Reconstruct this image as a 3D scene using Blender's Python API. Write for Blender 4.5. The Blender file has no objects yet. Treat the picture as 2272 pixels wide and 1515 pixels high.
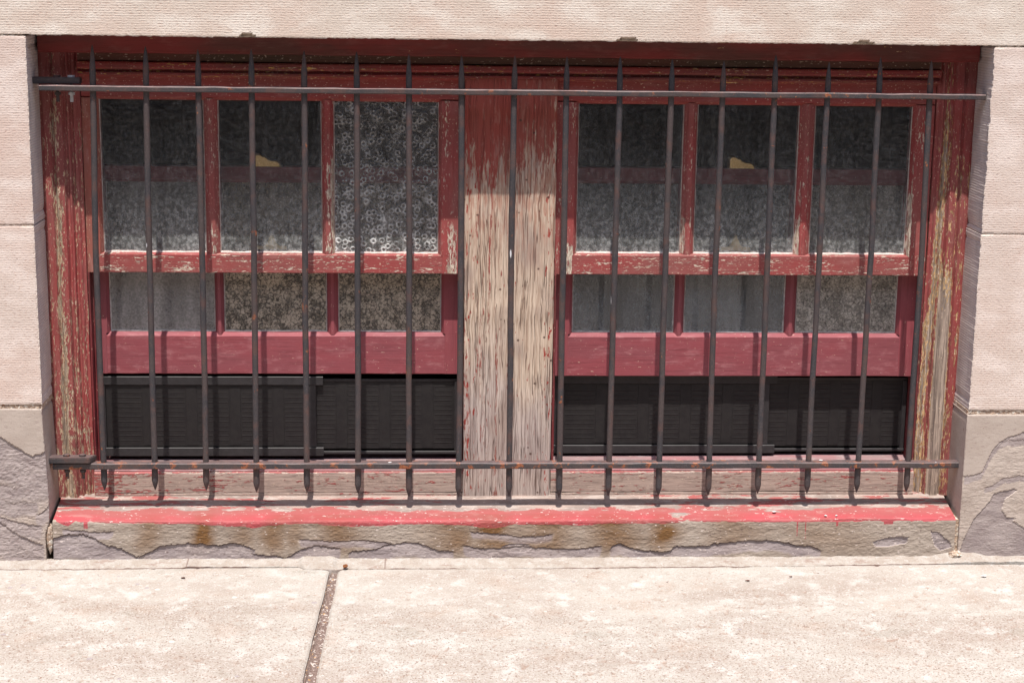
import bpy, bmesh, math, random
import numpy as np
from mathutils import Matrix, Vector
R = math.radians
random.seed(7)
S = bpy.context.scene
COL = S.collection

# ------------------------------------------------------------------ camera
cam_d = bpy.data.cameras.new("camera"); cam = bpy.data.objects.new("camera", cam_d); COL.objects.link(cam)
yaw, pit, rol = .0537, .2092, .0135
F = Vector((math.sin(yaw)*math.cos(pit), math.cos(yaw)*math.cos(pit), -math.sin(pit)))
R0 = Vector((math.cos(yaw), -math.sin(yaw), 0)); U0 = R0.cross(F)
RR = math.cos(rol)*R0 + math.sin(rol)*U0; UU = -math.sin(rol)*R0 + math.cos(rol)*U0
cam.matrix_world = Matrix(((RR.x, UU.x, -F.x, .9025), (RR.y, UU.y, -F.y, -4.0005), (RR.z, UU.z, -F.z, 1.4004), (0, 0, 0, 1)))
cam_d.sensor_width = 36; cam_d.lens = 3793.2/2272*36
cam_d.clip_start = .05; cam_d.clip_end = 1000
S.camera = cam

# ------------------------------------------------------------------ light
EL, AZ = R(71.6), 3.1          # sun height, degrees to the left of straight on
w = bpy.data.worlds.new("World"); S.world = w; w.use_nodes = True
nt = w.node_tree; nt.nodes.clear()
sky = nt.nodes.new('ShaderNodeTexSky'); sky.sky_type = 'NISHITA'; sky.sun_disc = False
sky.sun_elevation = EL; sky.sun_rotation = R(180+AZ); sky.dust_density = 2.0
bg = nt.nodes.new('ShaderNodeBackground'); bg.inputs[1].default_value = .15
wo = nt.nodes.new('ShaderNodeOutputWorld')
nt.links.new(sky.outputs[0], bg.inputs[0]); nt.links.new(bg.outputs[0], wo.inputs[0])
sd = bpy.data.lights.new("sun", 'SUN'); sd.energy = 4.3; sd.angle = R(.55); sd.color = (1, .95, .88)
sun = bpy.data.objects.new("sun", sd); COL.objects.link(sun)
d = Vector((-math.sin(R(AZ))*math.cos(EL), -math.cos(R(AZ))*math.cos(EL), math.sin(EL)))
sun.rotation_euler = d.to_track_quat('Z', 'Y').to_euler(); sun.location = (0, -3, 6)
S.view_settings.view_transform = 'Standard'; S.view_settings.look = 'None'
S.view_settings.exposure = .66; S.view_settings.gamma = 1
S.cycles.transparent_max_bounces = 24; S.cycles.max_bounces = 8

# ------------------------------------------------------------------ numpy noise
def _h(ix, iy, s):
    v = (ix*374761393 + iy*668265263 + s*2147483647) & 0xffffffff
    v = ((v ^ (v >> 13))*1274126177) & 0xffffffff
    return ((v ^ (v >> 16)) & 0xffff)/65535.0
def vn(x, y, s=0):
    x = np.asarray(x, float); y = np.asarray(y, float) + 0*x; x = x + 0*y
    ix = np.floor(x).astype(np.int64); iy = np.floor(y).astype(np.int64)
    fx = x-ix; fy = y-iy; fx = fx*fx*(3-2*fx); fy = fy*fy*(3-2*fy)
    a = _h(ix, iy, s); b = _h(ix+1, iy, s); c = _h(ix, iy+1, s); e = _h(ix+1, iy+1, s)
    return a+(b-a)*fx+(c-a)*fy+(a-b-c+e)*fx*fy
def fb(x, y, s=0, o=4, g=.5):
    t = 0; a = 1; n = 0
    for i in range(o):
        t = t+a*vn(np.asarray(x)*2**i, np.asarray(y)*2**i, s+i*17); n += a; a *= g
    return t/n-.5
def ss(a, b, x):
    t = np.clip((x-a)/(b-a), 0, 1); return t*t*(3-2*t)

# ------------------------------------------------------------------ shader helper
class Mt:
    def __init__(s, name):
        s.m = bpy.data.materials.new(name); s.m.use_nodes = True; s.t = s.m.node_tree; s.t.nodes.clear()
        s.out = s.N('OutputMaterial'); s._p = None
    def N(s, ty, **k):
        n = s.t.nodes.new('ShaderNode'+ty)
        for a, b in k.items(): setattr(n, a, b)
        return n
    def put(s, sock, v):
        if v is None: return
        if isinstance(v, (int, float)):
            sock.default_value = v if not hasattr(sock.default_value, '__len__') else ((v,)*3+(1,) if len(sock.default_value) == 4 else (v,)*3)
        elif isinstance(v, (tuple, list)):
            sock.default_value = tuple(v)+(1,) if len(sock.default_value) == 4 and len(v) == 3 else tuple(v)
        else: s.t.links.new(v, sock)
    def M(s, op, a, b=None, c=None, clamp=False):
        n = s.N('Math', operation=op, use_clamp=clamp)
        for i, v in enumerate((a, b, c)): s.put(n.inputs[i], v)
        return n.outputs[0]
    def add(s, a, b): return s.M('ADD', a, b)
    def mul(s, a, b): return s.M('MULTIPLY', a, b)
    def sub(s, a, b): return s.M('SUBTRACT', a, b)
    def mr(s, v, a, b, c=0, d=1, smooth=True):
        n = s.N('MapRange', interpolation_type='SMOOTHSTEP' if smooth else 'LINEAR')
        for i, q in enumerate((v, a, b, c, d)): s.put(n.inputs[i], q)
        return n.outputs[0]
    @property
    def P(s):
        if not s._p:
            s.geo = s.N('NewGeometry'); s._p = s.geo.outputs['Position']
        return s._p
    def xyz(s):
        n = s.N('SeparateXYZ'); s.put(n.inputs[0], s.P); return n.outputs
    def vec(s, sc, v=None):
        n = s.N('VectorMath', operation='MULTIPLY'); s.put(n.inputs[0], v or s.P); s.put(n.inputs[1], tuple(sc)); return n.outputs[0]
    def noise(s, sc=1, v=None, det=3, ro=.55, dist=0, st=(1, 1, 1), col=False):
        n = s.N('TexNoise'); s.put(n.inputs['Vector'], s.vec(st, v)); n.inputs['Scale'].default_value = sc
        n.inputs['Detail'].default_value = det; n.inputs['Roughness'].default_value = ro; n.inputs['Distortion'].default_value = dist
        return n.outputs[1 if col else 0]
    def vor(s, sc=1, v=None, feat='F1', st=(1, 1, 1), rnd=1, out='Distance'):
        n = s.N('TexVoronoi', feature=feat); s.put(n.inputs['Vector'], s.vec(st, v)); n.inputs['Scale'].default_value = sc
        n.inputs['Randomness'].default_value = rnd
        return n.outputs[out]
    def mix(s, f, a, b, mode='MIX'):
        n = s.N('Mix', data_type='RGBA', blend_type=mode)
        s.put(n.inputs[0], f); s.put(n.inputs[6], a); s.put(n.inputs[7], b); return n.outputs[2]
    def attr(s, name):
        return s.N('Attribute', attribute_name=name).outputs['Fac']
    def bump(s, h, st=1, dist=.001, nrm=None):
        n = s.N('Bump'); n.inputs['Strength'].default_value = st; n.inputs['Distance'].default_value = dist
        s.put(n.inputs['Height'], h); s.put(n.inputs['Normal'], nrm); return n.outputs[0]
    def bsdf(s, col, rough=.8, nrm=None, spec=.3, metal=0, link=True):
        n = s.N('BsdfPrincipled'); s.put(n.inputs['Base Color'], col); s.put(n.inputs['Roughness'], rough)
        s.put(n.inputs['Metallic'], metal); n.inputs['Specular IOR Level'].default_value = spec
        s.put(n.inputs['Normal'], nrm)
        if link: s.t.links.new(n.outputs[0], s.out.inputs[0])
        return n.outputs[0]

def limestone(name, tint=(.62, .50, .42), tool=1.0, pitch=.0057):
    m = Mt(name); x, y, z = m.xyz()
    big = m.noise(2.3, det=3); med = m.noise(9, det=4, st=(1, 1, 2.2))
    wob = m.mul(m.sub(m.noise(6, det=2, st=(1, 1, .4)), .5), .003)
    st = m.M('SINE', m.mul(m.add(z, wob), 2*math.pi/pitch))
    gr = m.noise(60, det=4, ro=.6, st=(1.5, 1.5, 4.2))
    fine = m.noise(260, det=3, ro=.6, st=(.6, .6, 1.2))
    st = m.mul(st, m.mr(m.noise(4, det=4, st=(.5, 1, 1.6)), .34, .6, .35, 1.25))
    h = m.add(m.mul(st, .22*tool), m.add(m.mul(m.sub(gr, .5), 1.5), m.mul(m.sub(fine, .5), 2.6)))
    c = m.mix(m.mr(big, .35, .65), tint, tuple(a*b for a, b in zip(tint, (1.0, .91, .89))))
    c = m.mix(m.mr(med, .42, .68), c, tuple(min(1, a*b) for a, b in zip(tint, (1.16, 1.19, 1.22))))
    groove = m.mr(h, -.15, -.75)
    c = m.mix(m.mul(groove, m.mr(fine, .35, .6, .45, .95)), c, (.36, .20, .15))
    spk = m.mr(m.noise(120, det=2, ro=.5, st=(.7, .7, 2)), .66, .74)
    c = m.mix(m.mul(spk, .7), c, (.20, .11, .09))
    ri = m.attr('rim')
    c = m.mix(m.mul(ri, .7), c, (.62, .56, .49)); c = m.mix(m.attr('bite'), c, m.mix(m.mr(fine, .4, .6), (.27, .215, .165), (.36, .30, .24)))
    m.bsdf(c, .92, m.bump(h, .5, .001), spec=.15); return m.m

def dressed(name):     # the sawn reveals of the same stone
    m = Mt(name); x, y, z = m.xyz()
    st = m.M('SINE', m.mul(m.add(z, m.mul(m.noise(8, det=2), .004)), 2*math.pi/.0062))
    n = m.noise(14, det=5, st=(1, 1, .6)); f = m.noise(240, det=3)
    c = m.mix(m.mr(n, .35, .65), (.50, .43, .41), (.60, .52, .48))
    c = m.mix(m.mr(m.add(st, m.mul(m.sub(f, .5), 3)), -.1, -1.1, 0, .42), c, (.30, .22, .215))
    c = m.mix(m.mr(m.noise(9, det=4, st=(1, 1, .35)), .56, .68, 0, .5), c, (.36, .31, .27))
    m.bsdf(c, .92, m.bump(m.add(m.mul(st, .4), m.mul(f, 1.)), .5, .001), spec=.15); return m.m

def sandstone(name, smooth=False):
    m = Mt(name); a = m.attr('flake'); rg = m.attr('rough'); stn = m.attr('stain'); cr = m.attr('crack')
    big = m.noise(7, det=5, ro=.6, st=(1, 1, 2)); fine = m.noise(150, det=5, ro=.65, st=(.6, 1, 1.5)); fi2 = m.noise(330, det=3, ro=.6)
    buff = m.mix(m.mr(big, .35, .65), (.385, .318, .275), (.44, .372, .325))
    mauve = m.mix(m.mr(m.noise(16, det=4, st=(1, 1, 3)), .35, .65), (.27, .222, .215), (.355, .30, .285))
    c = m.mix(m.mr(m.add(a, m.mul(m.sub(big, .5), .5)), .35, .6), buff, mauve)
    c = m.mix(m.mul(stn, .9), c, (.20, .125, .055))
    c = m.mix(m.mr(m.noise(90, det=2), .70, .76, 0, .7), c, (.14, .09, .07))
    c = m.mix(m.mr(fine, .58, .70, 0, .3), c, (.52, .46, .42))
    c = m.mix(m.mr(fine, .44, .34, 0, .40), c, (.24, .17, .16))
    c = m.mix(m.mul(cr, .8), c, (.10, .06, .05))
    h = m.add(m.mul(fine, m.add(.6, m.mul(rg, 1.2))), m.mul(fi2, .5))
    m.bsdf(c, .93, m.bump(h, .6, .0014), spec=.15); return m.m

def sill_mat(name):
    m = Mt(name); a = m.attr('flake'); pa = m.attr('paint'); stn = m.attr('stain'); cr = m.attr('crack'); fd = m.attr('faded'); tp = m.attr('top')
    big = m.noise(9, det=5, ro=.6, st=(.6, 1, 2)); fine = m.noise(150, det=5, ro=.65, st=(.5, 1, 1.5)); fi2 = m.noise(330, det=3)
    buff = m.mix(m.mr(big, .35, .65), (.28, .228, .188), (.35, .295, .25))
    mauve = m.mix(m.mr(m.noise(16, det=4, st=(.6, 1, 3)), .35, .65), (.235, .195, .195), (.32, .272, .265))
    c = m.mix(m.mr(m.add(a, m.mul(m.sub(big, .5), .5)), .35, .6), buff, mauve)
    c = m.mix(m.mul(stn, .95), c, (.15, .072, .022))
    c = m.mix(m.mr(m.vor(46), .16, .08, 0, .55), c, (.12, .08, .07))
    c = m.mix(m.mr(fine, .60, .72, 0, .3), c, (.46, .41, .37))
    c = m.mix(m.mr(fine, .42, .34, 0, .4), c, (.18, .13, .12))
    c = m.mix(m.mul(cr, .85), c, (.08, .05, .04))
    # paint, worn in long flakes
    topc = m.mix(m.mr(m.noise(26, det=4, st=(.35, 1, 1)), .4, .62), (.235, .185, .165), (.33, .25, .22))
    c = m.mix(tp, c, topc)
    wear = m.noise(30, det=6, ro=.7, st=(.28, 1.6, 1.2)); w2 = m.noise(110, det=4, st=(.4, 1, 1))
    c = m.mix(m.mul(tp, m.mr(m.noise(50, det=5, ro=.7, st=(.4, 1, 1)), .5, .62, 0, .5)), c, (.42, .37, .34))
    pm = m.mr(m.add(pa, m.add(m.mul(m.sub(wear, .5), 2.0), m.mul(m.sub(w2, .5), .5))), .47, .53)
    red = m.mix(m.mr(m.noise(18, det=4, st=(.3, 1, 1)), .35, .65), (.39, .066, .078), (.31, .070, .074))
    red = m.mix(m.mr(m.noise(60, det=4, st=(.4, 1, 1)), .56, .68, 0, .55), red, (.40, .22, .20))
    red = m.mix(m.mul(fd, .75), red, (.28, .10, .09))
    red = m.mix(m.mul(stn, .5), red, (.22, .06, .04))
    red = m.mix(m.mr(m.noise(13, det=6, ro=.7, st=(.35, 1.5, 1)), .52, .66, 0, .55), red, (.25, .085, .075))
    c = m.mix(pm, c, red)
    c = m.mix(m.mr(m.noise(170, det=3, ro=.6, st=(.5, 1, 1)), .64, .69, 0, .8), c, (.58, .50, .46))
    h = m.add(m.mul(pm, .6), m.add(m.mul(m.mul(fine, 1.6), m.sub(1, m.mul(pm, .7))), m.mul(fi2, .3)))
    m.bsdf(c, m.mr(pm, 0, 1, .93, .6), m.bump(h, .5, .0011), spec=.25); return m.m

def wood(name, ax='z', red=(.285, .056, .054), red2=(.24, .074, .068), w=-.06, prim=(.55, .34, .15), bare=(.36, .27, .21),
         wf=None, sc=1., dust=.25, rough=.6, gap=.05, cracks=.5, chalk=(.40, .22, .20), lo=.62, fl=.0):
    """red paint flaking along the grain over an ochre or white primer and grey wood"""
    m = Mt(name); xyz = m.xyz()
    g = {'z': (1, 1, .10), 'x': (.10, 1, 1)}[ax]
    n1 = m.noise(42*sc, det=4, ro=.6, st=g, dist=.2); n2 = m.noise(150*sc, det=5, ro=.62, st=tuple(max(q, .22) for q in g))
    n = m.add(m.mul(n1, .42), m.mul(n2, .58))
    W = w if wf is None else m.add(wf(m, xyz), w)
    nn = m.add(n, W)
    pm = m.mr(nn, .53, .552); bm = m.mr(nn, .53+gap, .57+gap)
    rv = m.noise(14, det=4, st=tuple(max(q, .3) for q in g)); gr = m.noise(300, det=3, st=tuple(q if q == 1 else .04 for q in g), ro=.6)
    c = m.mix(m.mr(rv, .35, .65), red, red2)
    c = m.mix(m.mr(m.noise(70, det=5, ro=.65, st=tuple(max(q, .35) for q in g)), .5, .72, 0, dust), c, chalk)
    c = m.mix(m.mr(gr, .45, .35, 0, .35), c, tuple(q*.45 for q in red))
    fk = m.noise(330, det=2, ro=.5, st=tuple(max(q, .4) for q in g)); tn = m.noise(120, det=3, st=tuple(max(q, .3) for q in g))
    pr = m.mix(m.mr(tn, .36, .62), tuple(q*.55 for q in prim), tuple(min(1, q*1.1) for q in prim))
    pr = m.mix(m.mr(fk, .56, .62, 0, .8), pr, (.66, .54, .42)); pr = m.mix(m.mr(gr, .42, .34, 0, .6), pr, (.13, .065, .04))
    c = m.mix(pm, c, pr)
    bw = m.mix(m.mr(gr, .36, .64), tuple(q*lo for q in bare), tuple(q*1.15 for q in bare))
    bw = m.mix(m.mr(tn, .5, .7, 0, .5), bw, tuple(q*.6 for q in bare))
    ck = m.mr(m.M('ABSOLUTE', m.sub(m.noise(90, det=3, st=tuple(q if q == 1 else .05 for q in g), dist=.3), .5)), .0, .016, 1, 0)
    bw = m.mix(m.mul(ck, cracks), bw, (.07, .04, .03))
    c = m.mix(bm, c, bw)
    c = m.mix(m.mr(fk, .66+fl, .69+fl, 0, .7), c, (.62, .48, .36))
    h = m.sub(m.mul(gr, .5), m.add(m.mul(pm, .6), m.add(m.mul(bm, .5), m.mul(m.mul(ck, bm), .8))))
    m.bsdf(c, m.mr(pm, 0, 1, rough, .9), m.bump(h, .8, .0012), spec=.3); return m.m

def mullion_mat(name):
    m = Mt(name); x, y, z = m.xyz()
    wig = m.noise(7, det=3, st=(1, 1, 1.0), col=True)
    dv = m.N('VectorMath', operation='MULTIPLY_ADD'); m.put(dv.inputs[0], wig); m.put(dv.inputs[1], (.016, 0, 0)); m.put(dv.inputs[2], m.P)
    v = dv.outputs[0]
    g1 = m.noise(125, v, det=2, ro=.5, st=(1, 1, .022)); g2 = m.noise(300, v, det=4, ro=.65, st=(1, 1, .035)); g3 = m.noise(40, v, det=2, st=(1, 1, .07))
    ck = m.mul(m.mr(m.M('ABSOLUTE', m.sub(g1, .49)), .003, .022, 1, 0), m.mr(m.noise(60, det=3, st=(1, 1, .05)), .40, .5))
    ck2 = m.mr(g2, .40, .33)
    cream = m.mix(m.mr(g2, .36, .62), (.375, .270, .205), (.58, .465, .37))
    grey = m.mix(m.mr(g2, .36, .62), (.29, .225, .205), (.47, .39, .355))
    gz = m.mr(m.add(z, m.mul(m.sub(m.noise(9, det=4, st=(1, 1, .5)), .5), .7)), .58, .26)
    c = m.mix(gz, cream, grey)
    c = m.mix(m.mr(m.noise(7, det=4, st=(1, 1, .6)), .5, .64, 0, .75), c, (.33, .25, .215))
    ckc = m.mix(m.mr(z, .7, .95), (.10, .05, .035), (.26, .09, .06))
    c = m.mix(m.mul(m.M('MAXIMUM', ck, m.mul(ck2, .55)), .72), c, ckc)
    fl = m.mr(m.add(m.noise(150, det=4, st=(1, 1, .25)), m.mr(m.M('ABSOLUTE', m.sub(x, 1.115)), .06, .108, 0, .10)), .70, .72)
    c = m.mix(fl, c, (.30, .05, .04))
    # paint survives towards the top, where the lintel shelters it
    pz = m.add(m.mr(z, .88, 1.06, -.20, .34, False), m.add(m.mul(m.sub(g1, .5), .8), m.add(m.mul(m.sub(g3, .5), .5), m.mul(m.sub(m.noise(190, det=5, ro=.7, st=(1, 1, .14)), .5), 1.5))))
    pz = m.add(pz, m.mul(m.mr(x, 1.10, 1.17), -.16))
    pm = m.mr(pz, -.07, .10)
    c = m.mix(m.mul(m.mr(z, .62, .94, 0, .75), m.mr(m.noise(120, det=4, ro=.7, st=(1, 1, .15)), .42, .60)), c, (.36, .17, .12))
    red = m.mix(m.mr(m.noise(12, det=4, st=(1, 1, .3)), .35, .65), (.30, .068, .055), (.25, .085, .066))
    red = m.mix(m.mr(g2, .45, .36, 0, .4), red, (.12, .03, .03))
    red = m.mix(m.mr(m.noise(90, det=3, st=(1, 1, .3)), .55, .7, 0, .3), red, (.40, .24, .20))
    c = m.mix(pm, c, red)
    c = m.mix(m.mr(m.vor(24), .10, .05, 0, .9), c, (.09, .05, .04))
    h = m.add(m.mul(g2, .6), m.sub(m.mul(pm, .3), m.mul(ck, .9)))
    m.bsdf(c, .85, m.bump(h, .9, .002), spec=.2); return m.m

def iron(name, rust=.0, dust=.5):
    m = Mt(name); x, y, z = m.xyz()
    n = m.noise(38, det=6, ro=.7); n2 = m.noise(260, det=3); sep = m.N('SeparateXYZ'); m.P; m.put(sep.inputs[0], m.geo.outputs['Normal'])
    c = m.mix(m.mr(m.noise(11, det=3), .4, .6), (.040, .038, .042), (.062, .048, .047))
    c = m.mix(m.mr(n2, .5, .7, 0, .45), c, (.12, .09, .088))
    c = m.mix(m.mr(m.noise(20, det=5, ro=.7), .50, .66, 0, .5), c, (.12, .058, .045))
    c = m.mix(m.mr(m.add(n, rust), .60, .66), c, m.mix(m.mr(n2, .4, .6), (.20, .055, .025), (.30, .115, .05)))
    up = m.mr(sep.outputs[2], .35, .9)
    c = m.mix(m.mul(up, m.mr(m.noise(60, det=3), .3, .65, dust*.4, dust)), c, (.24, .15, .145))
    c = m.mix(m.mr(m.noise(30, det=2, st=(1, 1, .3)), .745, .76), c, (.6, .6, .62))
    m.bsdf(c, .55, m.bump(m.add(n, m.mul(n2, .3)), .6, .0015), spec=.35); return m.m

def glass(name, kind='hammer', dustc=(.34, .35, .35), dust=.09, tint=(.88, .9, .9), pat=.5, zf=False):
    """pressed or plain window glass with a film of dirt that also carries painted sparkle and sunlit haze"""
    m = Mt(name); x, y, z = m.xyz()
    tr = m.N('BsdfTransparent'); gl = m.N('BsdfGlossy'); df = m.N('BsdfDiffuse')
    cb = m.N('CombineXYZ'); m.put(cb.inputs[0], x); m.put(cb.inputs[1], z); P2_ = cb.outputs[0]
    def v2(sc, feat='F1', rnd=1, out='Distance', st=(1, 1, 1)):
        n = m.N('TexVoronoi', feature=feat, voronoi_dimensions='2D'); m.put(n.inputs['Vector'], m.vec(st, P2_)); n.inputs['Scale'].default_value = sc; n.inputs['Randomness'].default_value = rnd
        return n.outputs[out]
    if kind == 'hammer':
        v = v2(85, rnd=.9); n = m.noise(110, det=4, ro=.7, st=(1, 1, .7)); h = m.add(m.mul(v, -1.), n); bd = .0007; lite = m.mr(m.add(n, m.mul(v, -.25)), .30, .52)
    elif kind == 'bull':
        v = v2(54, rnd=.75); ring = m.mr(m.M('ABSOLUTE', m.sub(v, .30)), .0, .20, 1, 0); n = m.noise(150, det=5, ro=.8)
        h = m.add(m.mul(ring, .8), m.mul(n, 1.)); bd = .003; lite = m.mr(m.add(m.mul(ring, .10), m.add(m.mul(m.add(n, m.noise(40, det=3)), .5), m.mr(v, .0, .20, -.14, 0))), .45, .68)
    elif kind == 'flor':
        v = v2(80, 'DISTANCE_TO_EDGE', 1); n = m.noise(170, det=5, ro=.75, dist=.8); h = m.add(m.mul(v, 1.), n); bd = .0022; lite = m.mr(m.add(m.add(n, m.mul(m.sub(m.noise(45, det=3), .5), .5)), m.mr(v, 0, .16, -.09, .02)), .38, .64)
    else:
        n = m.noise(6, det=2); h = m.mul(n, .3); bd = .002; lite = m.mr(m.noise(30, det=3, st=(1, 1, .15)), .4, .7, 0, .5)
    nr = m.bump(h, dict(plain=.2, hammer=.35, bull=.7, flor=.6)[kind], bd)
    m.put(gl.inputs['Roughness'], .16 if kind != 'plain' else .05); m.put(gl.inputs['Normal'], nr); m.put(df.inputs['Normal'], m.bump(h, .9, bd) if kind in ('bull', 'flor') else nr)
    m.put(gl.inputs['Color'], (1, 1, 1)); m.put(tr.inputs['Color'], m.mix(lite, tuple(q*(1-.3*pat) for q in tint), tint))
    streak = m.noise(16, det=5, ro=.65, st=(1, 1, .18)); blot = m.noise(220, det=3, ro=.6)
    m.put(df.inputs['Color'], m.mix(m.mul(lite, .25 if kind == 'hammer' else .55), dustc, tuple(min(1, q*1.9) for q in dustc)))
    fr = m.N('Fresnel'); fr.inputs['IOR'].default_value = 1.5; m.put(fr.inputs['Normal'], nr)
    m1 = m.N('MixShader'); m.put(m1.inputs[0], fr.outputs[0]); m.t.links.new(tr.outputs[0], m1.inputs[1]); m.t.links.new(gl.outputs[0], m1.inputs[2])
    ed = m.attr('edge')
    k = m.mul(m.mr(streak, .3, .7, dust*.65, dust*1.35, False), m.mr(blot, .35, .65, .75, 1.25))
    k = m.mul(k, m.mr(lite, 0, 1, 1-pat, 1+1.4*pat, False))  # bright and dark sparkle of the pressed pattern painted into the film
    if zf: k = m.mul(k, m.add(m.mr(z, 1.10, .92, *((.29, .44) if kind == 'hammer' else (.62, .80)), False), m.mr(z, .93, .79, 0, .72 if kind == 'hammer' else .62)))  # film heavier low down, also painting in the brighter sunlit lower half
    k = m.mul(k, 1.6 if zf else 1.25)
    k = m.add(k, m.mul(m.mul(ed, m.mr(blot, .3, .6)), .3))
    k = m.add(k, m.mr(m.noise(420, det=1), .73, .76, 0, .22))
    m2 = m.N('MixShader'); m.put(m2.inputs[0], k); m.t.links.new(m1.outputs[0], m2.inputs[1]); m.t.links.new(df.outputs[0], m2.inputs[2])
    m.t.links.new(m2.outputs[0], m.out.inputs[0]); return m.m

def plain(name, col, col2=None, sc=30, rough=.8, bs=.4, bd=.001, spec=.3, metal=0, det=4):
    m = Mt(name); n = m.noise(sc, det=det, ro=.65); f = m.noise(sc*8, det=2)
    c = m.mix(m.mr(m.add(m.mul(n, .7), m.mul(f, .3)), .38, .62), col, col2 or tuple(q*.6 for q in col))
    m.bsdf(c, rough, m.bump(m.add(n, m.mul(f, .5)), bs, bd), spec=spec, metal=metal); return m.m

def concrete(name):
    m = Mt(name); x, y, z = m.xyz(); pit = m.attr('pit')
    big = m.noise(3.2, det=5, ro=.6, st=(.6, 1.6, 1)); med = m.noise(16, det=5, ro=.65)
    c = m.mix(m.mr(big, .36, .64), (.315, .270, .235), (.365, .335, .30))
    c = m.mix(m.mr(med, .48, .68, 0, .8), c, (.46, .445, .42))
    c = m.mix(m.mr(m.noise(8, det=4), .54, .68, 0, .5), c, (.30, .225, .175))
    c = m.mix(m.mr(m.noise(5.5, det=6, ro=.7, st=(.8, 1.4, 1)), .57, .70, 0, .55), c, (.25, .225, .19))
    c = m.mix(m.mr(m.noise(46, det=3, ro=.7), .60, .72, 0, .6), c, (.50, .485, .46))
    rgh = m.mr(m.add(y, m.mul(m.sub(big, .5), .9)), -.22, -.42)     # the finish is scoured away from the wall
    sp = m.noise(210, det=3, ro=.6); sp2 = m.vor(150)
    c = m.mix(m.mul(m.mr(sp, .54, .66), m.add(.30, m.mul(rgh, .55))), c, (.17, .105, .075))
    c = m.mix(m.mul(m.mr(m.noise(260, det=2), .58, .68), .7), c, (.50, .47, .455))
    c = m.mix(m.mr(m.noise(85, det=2), .715, .74, 0, .9), c, (.11, .07, .055))
    v = m.vor(38, out='Color'); sv = m.N('SeparateColor'); m.put(sv.inputs[0], v)
    vd = m.vor(38)
    ch = m.mul(m.mr(sv.outputs[0], .93, .94), m.mr(m.add(vd, m.mul(m.sub(med, .5), .6)), .22, .16))
    c = m.mix(m.mul(ch, .55), c, m.mix(m.mr(sv.outputs[1], .45, .55), (.26, .22, .24), (.60, .57, .55)))
    c = m.mix(m.mul(pit, .7), c, (.26, .18, .14))
    h = m.add(m.mul(sp, m.add(.5, rgh)), m.add(m.mul(m.mr(sp2, .05, .25), m.mul(rgh, .5)), m.mul(med, .6)))
    m.bsdf(c, .9, m.bump(h, .75, .0022), spec=.2); return m.m

def rubble(name, cols, sc=90, gp=.80):
    m = Mt(name); v = m.vor(sc, out='Color'); sv = m.N('SeparateColor'); m.put(sv.inputs[0], v); n = m.noise(sc*2, det=4, ro=.7)
    c = m.mix(m.mr(n, .38, .62), cols[0], cols[1])
    c = m.mix(m.mr(sv.outputs[0], gp, gp+.02), c, cols[2]); c = m.mix(m.mr(sv.outputs[1], .965, .97), c, cols[3])
    m.bsdf(c, .9, m.bump(m.add(n, m.mul(m.vor(sc), -.8)), .9, .003), spec=.3); return m.m

MAT = dict(
    lintel=limestone('lintel_limestone', (.58, .505, .435)), lime=limestone('pink_limestone', (.575, .480, .425)),
    reveal=dressed('sawn_limestone'), plinth=sandstone('plinth_sandstone'), sill=sill_mat('sill_stone'),
    mort=rubble('pale_mortar', [(.52, .43, .35), (.34, .22, .15), (.66, .60, .52), (.30, .16, .10)], 130),
    dirt=rubble('joint_grit', [(.26, .195, .17), (.12, .075, .06), (.50, .44, .40), (.40, .24, .12)], 200, .86),
    conc=concrete('concrete'), strip=None)
_m = Mt('clean_glass_face'); _t = _m.N('BsdfTransparent'); _m.put(_t.inputs['Color'], (.95, .96, .96)); _m.t.links.new(_t.outputs[0], _m.out.inputs[0]); MAT['clear'] = _m.m
def cas_w(m, o):
    x, y, z = o   # a strip of paint lost down the middle of the casing, worst low down
    s = m.M('ABSOLUTE', m.sub(x, m.add(.033, m.mul(m.sub(m.noise(5, det=2), .5), .02))))
    return m.add(m.mr(s, .002, .014, .10, 0), m.add(m.mr(z, .7, .2, 0, .045), m.mr(z, 1.0, 1.15, 0, -.07)))
def casR_w(m, o):
    x, y, z = o
    s = m.M('ABSOLUTE', m.sub(x, m.add(m.mr(z, .4, .9, 2.161, 2.179, False), m.mul(m.sub(m.noise(4, det=2), .5), .014))))
    s2 = m.mul(m.mr(m.M('ABSOLUTE', m.sub(x, 2.199)), .021, .012), m.mr(z, .80, .50, 0, .32))
    return m.add(m.add(m.mr(s, .003, .014, .13, 0), s2), m.add(m.mr(z, .85, .4, 0, .03), m.mr(z, .98, 1.12, 0, -.10)))
def up_w(m, o):
    x, y, z = o; t = 0; nz = m.mul(m.sub(m.noise(9, det=3), .5), .10)
    for cx_, hw, zt_ in ((.684, .010, .97), (1.538, .007, .84), (1.822, .008, .83), (2.101, .006, .90), (.975, .010, .80), (1.262, .008, .765)):
        a_ = m.mul(m.mr(m.M('ABSOLUTE', m.sub(x, cx_)), hw, hw+.004, .115, 0), m.mr(m.add(z, nz), zt_+.015, zt_-.015))
        t = a_ if isinstance(t, int) else m.M('MAXIMUM', t, a_)
    return t
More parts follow.
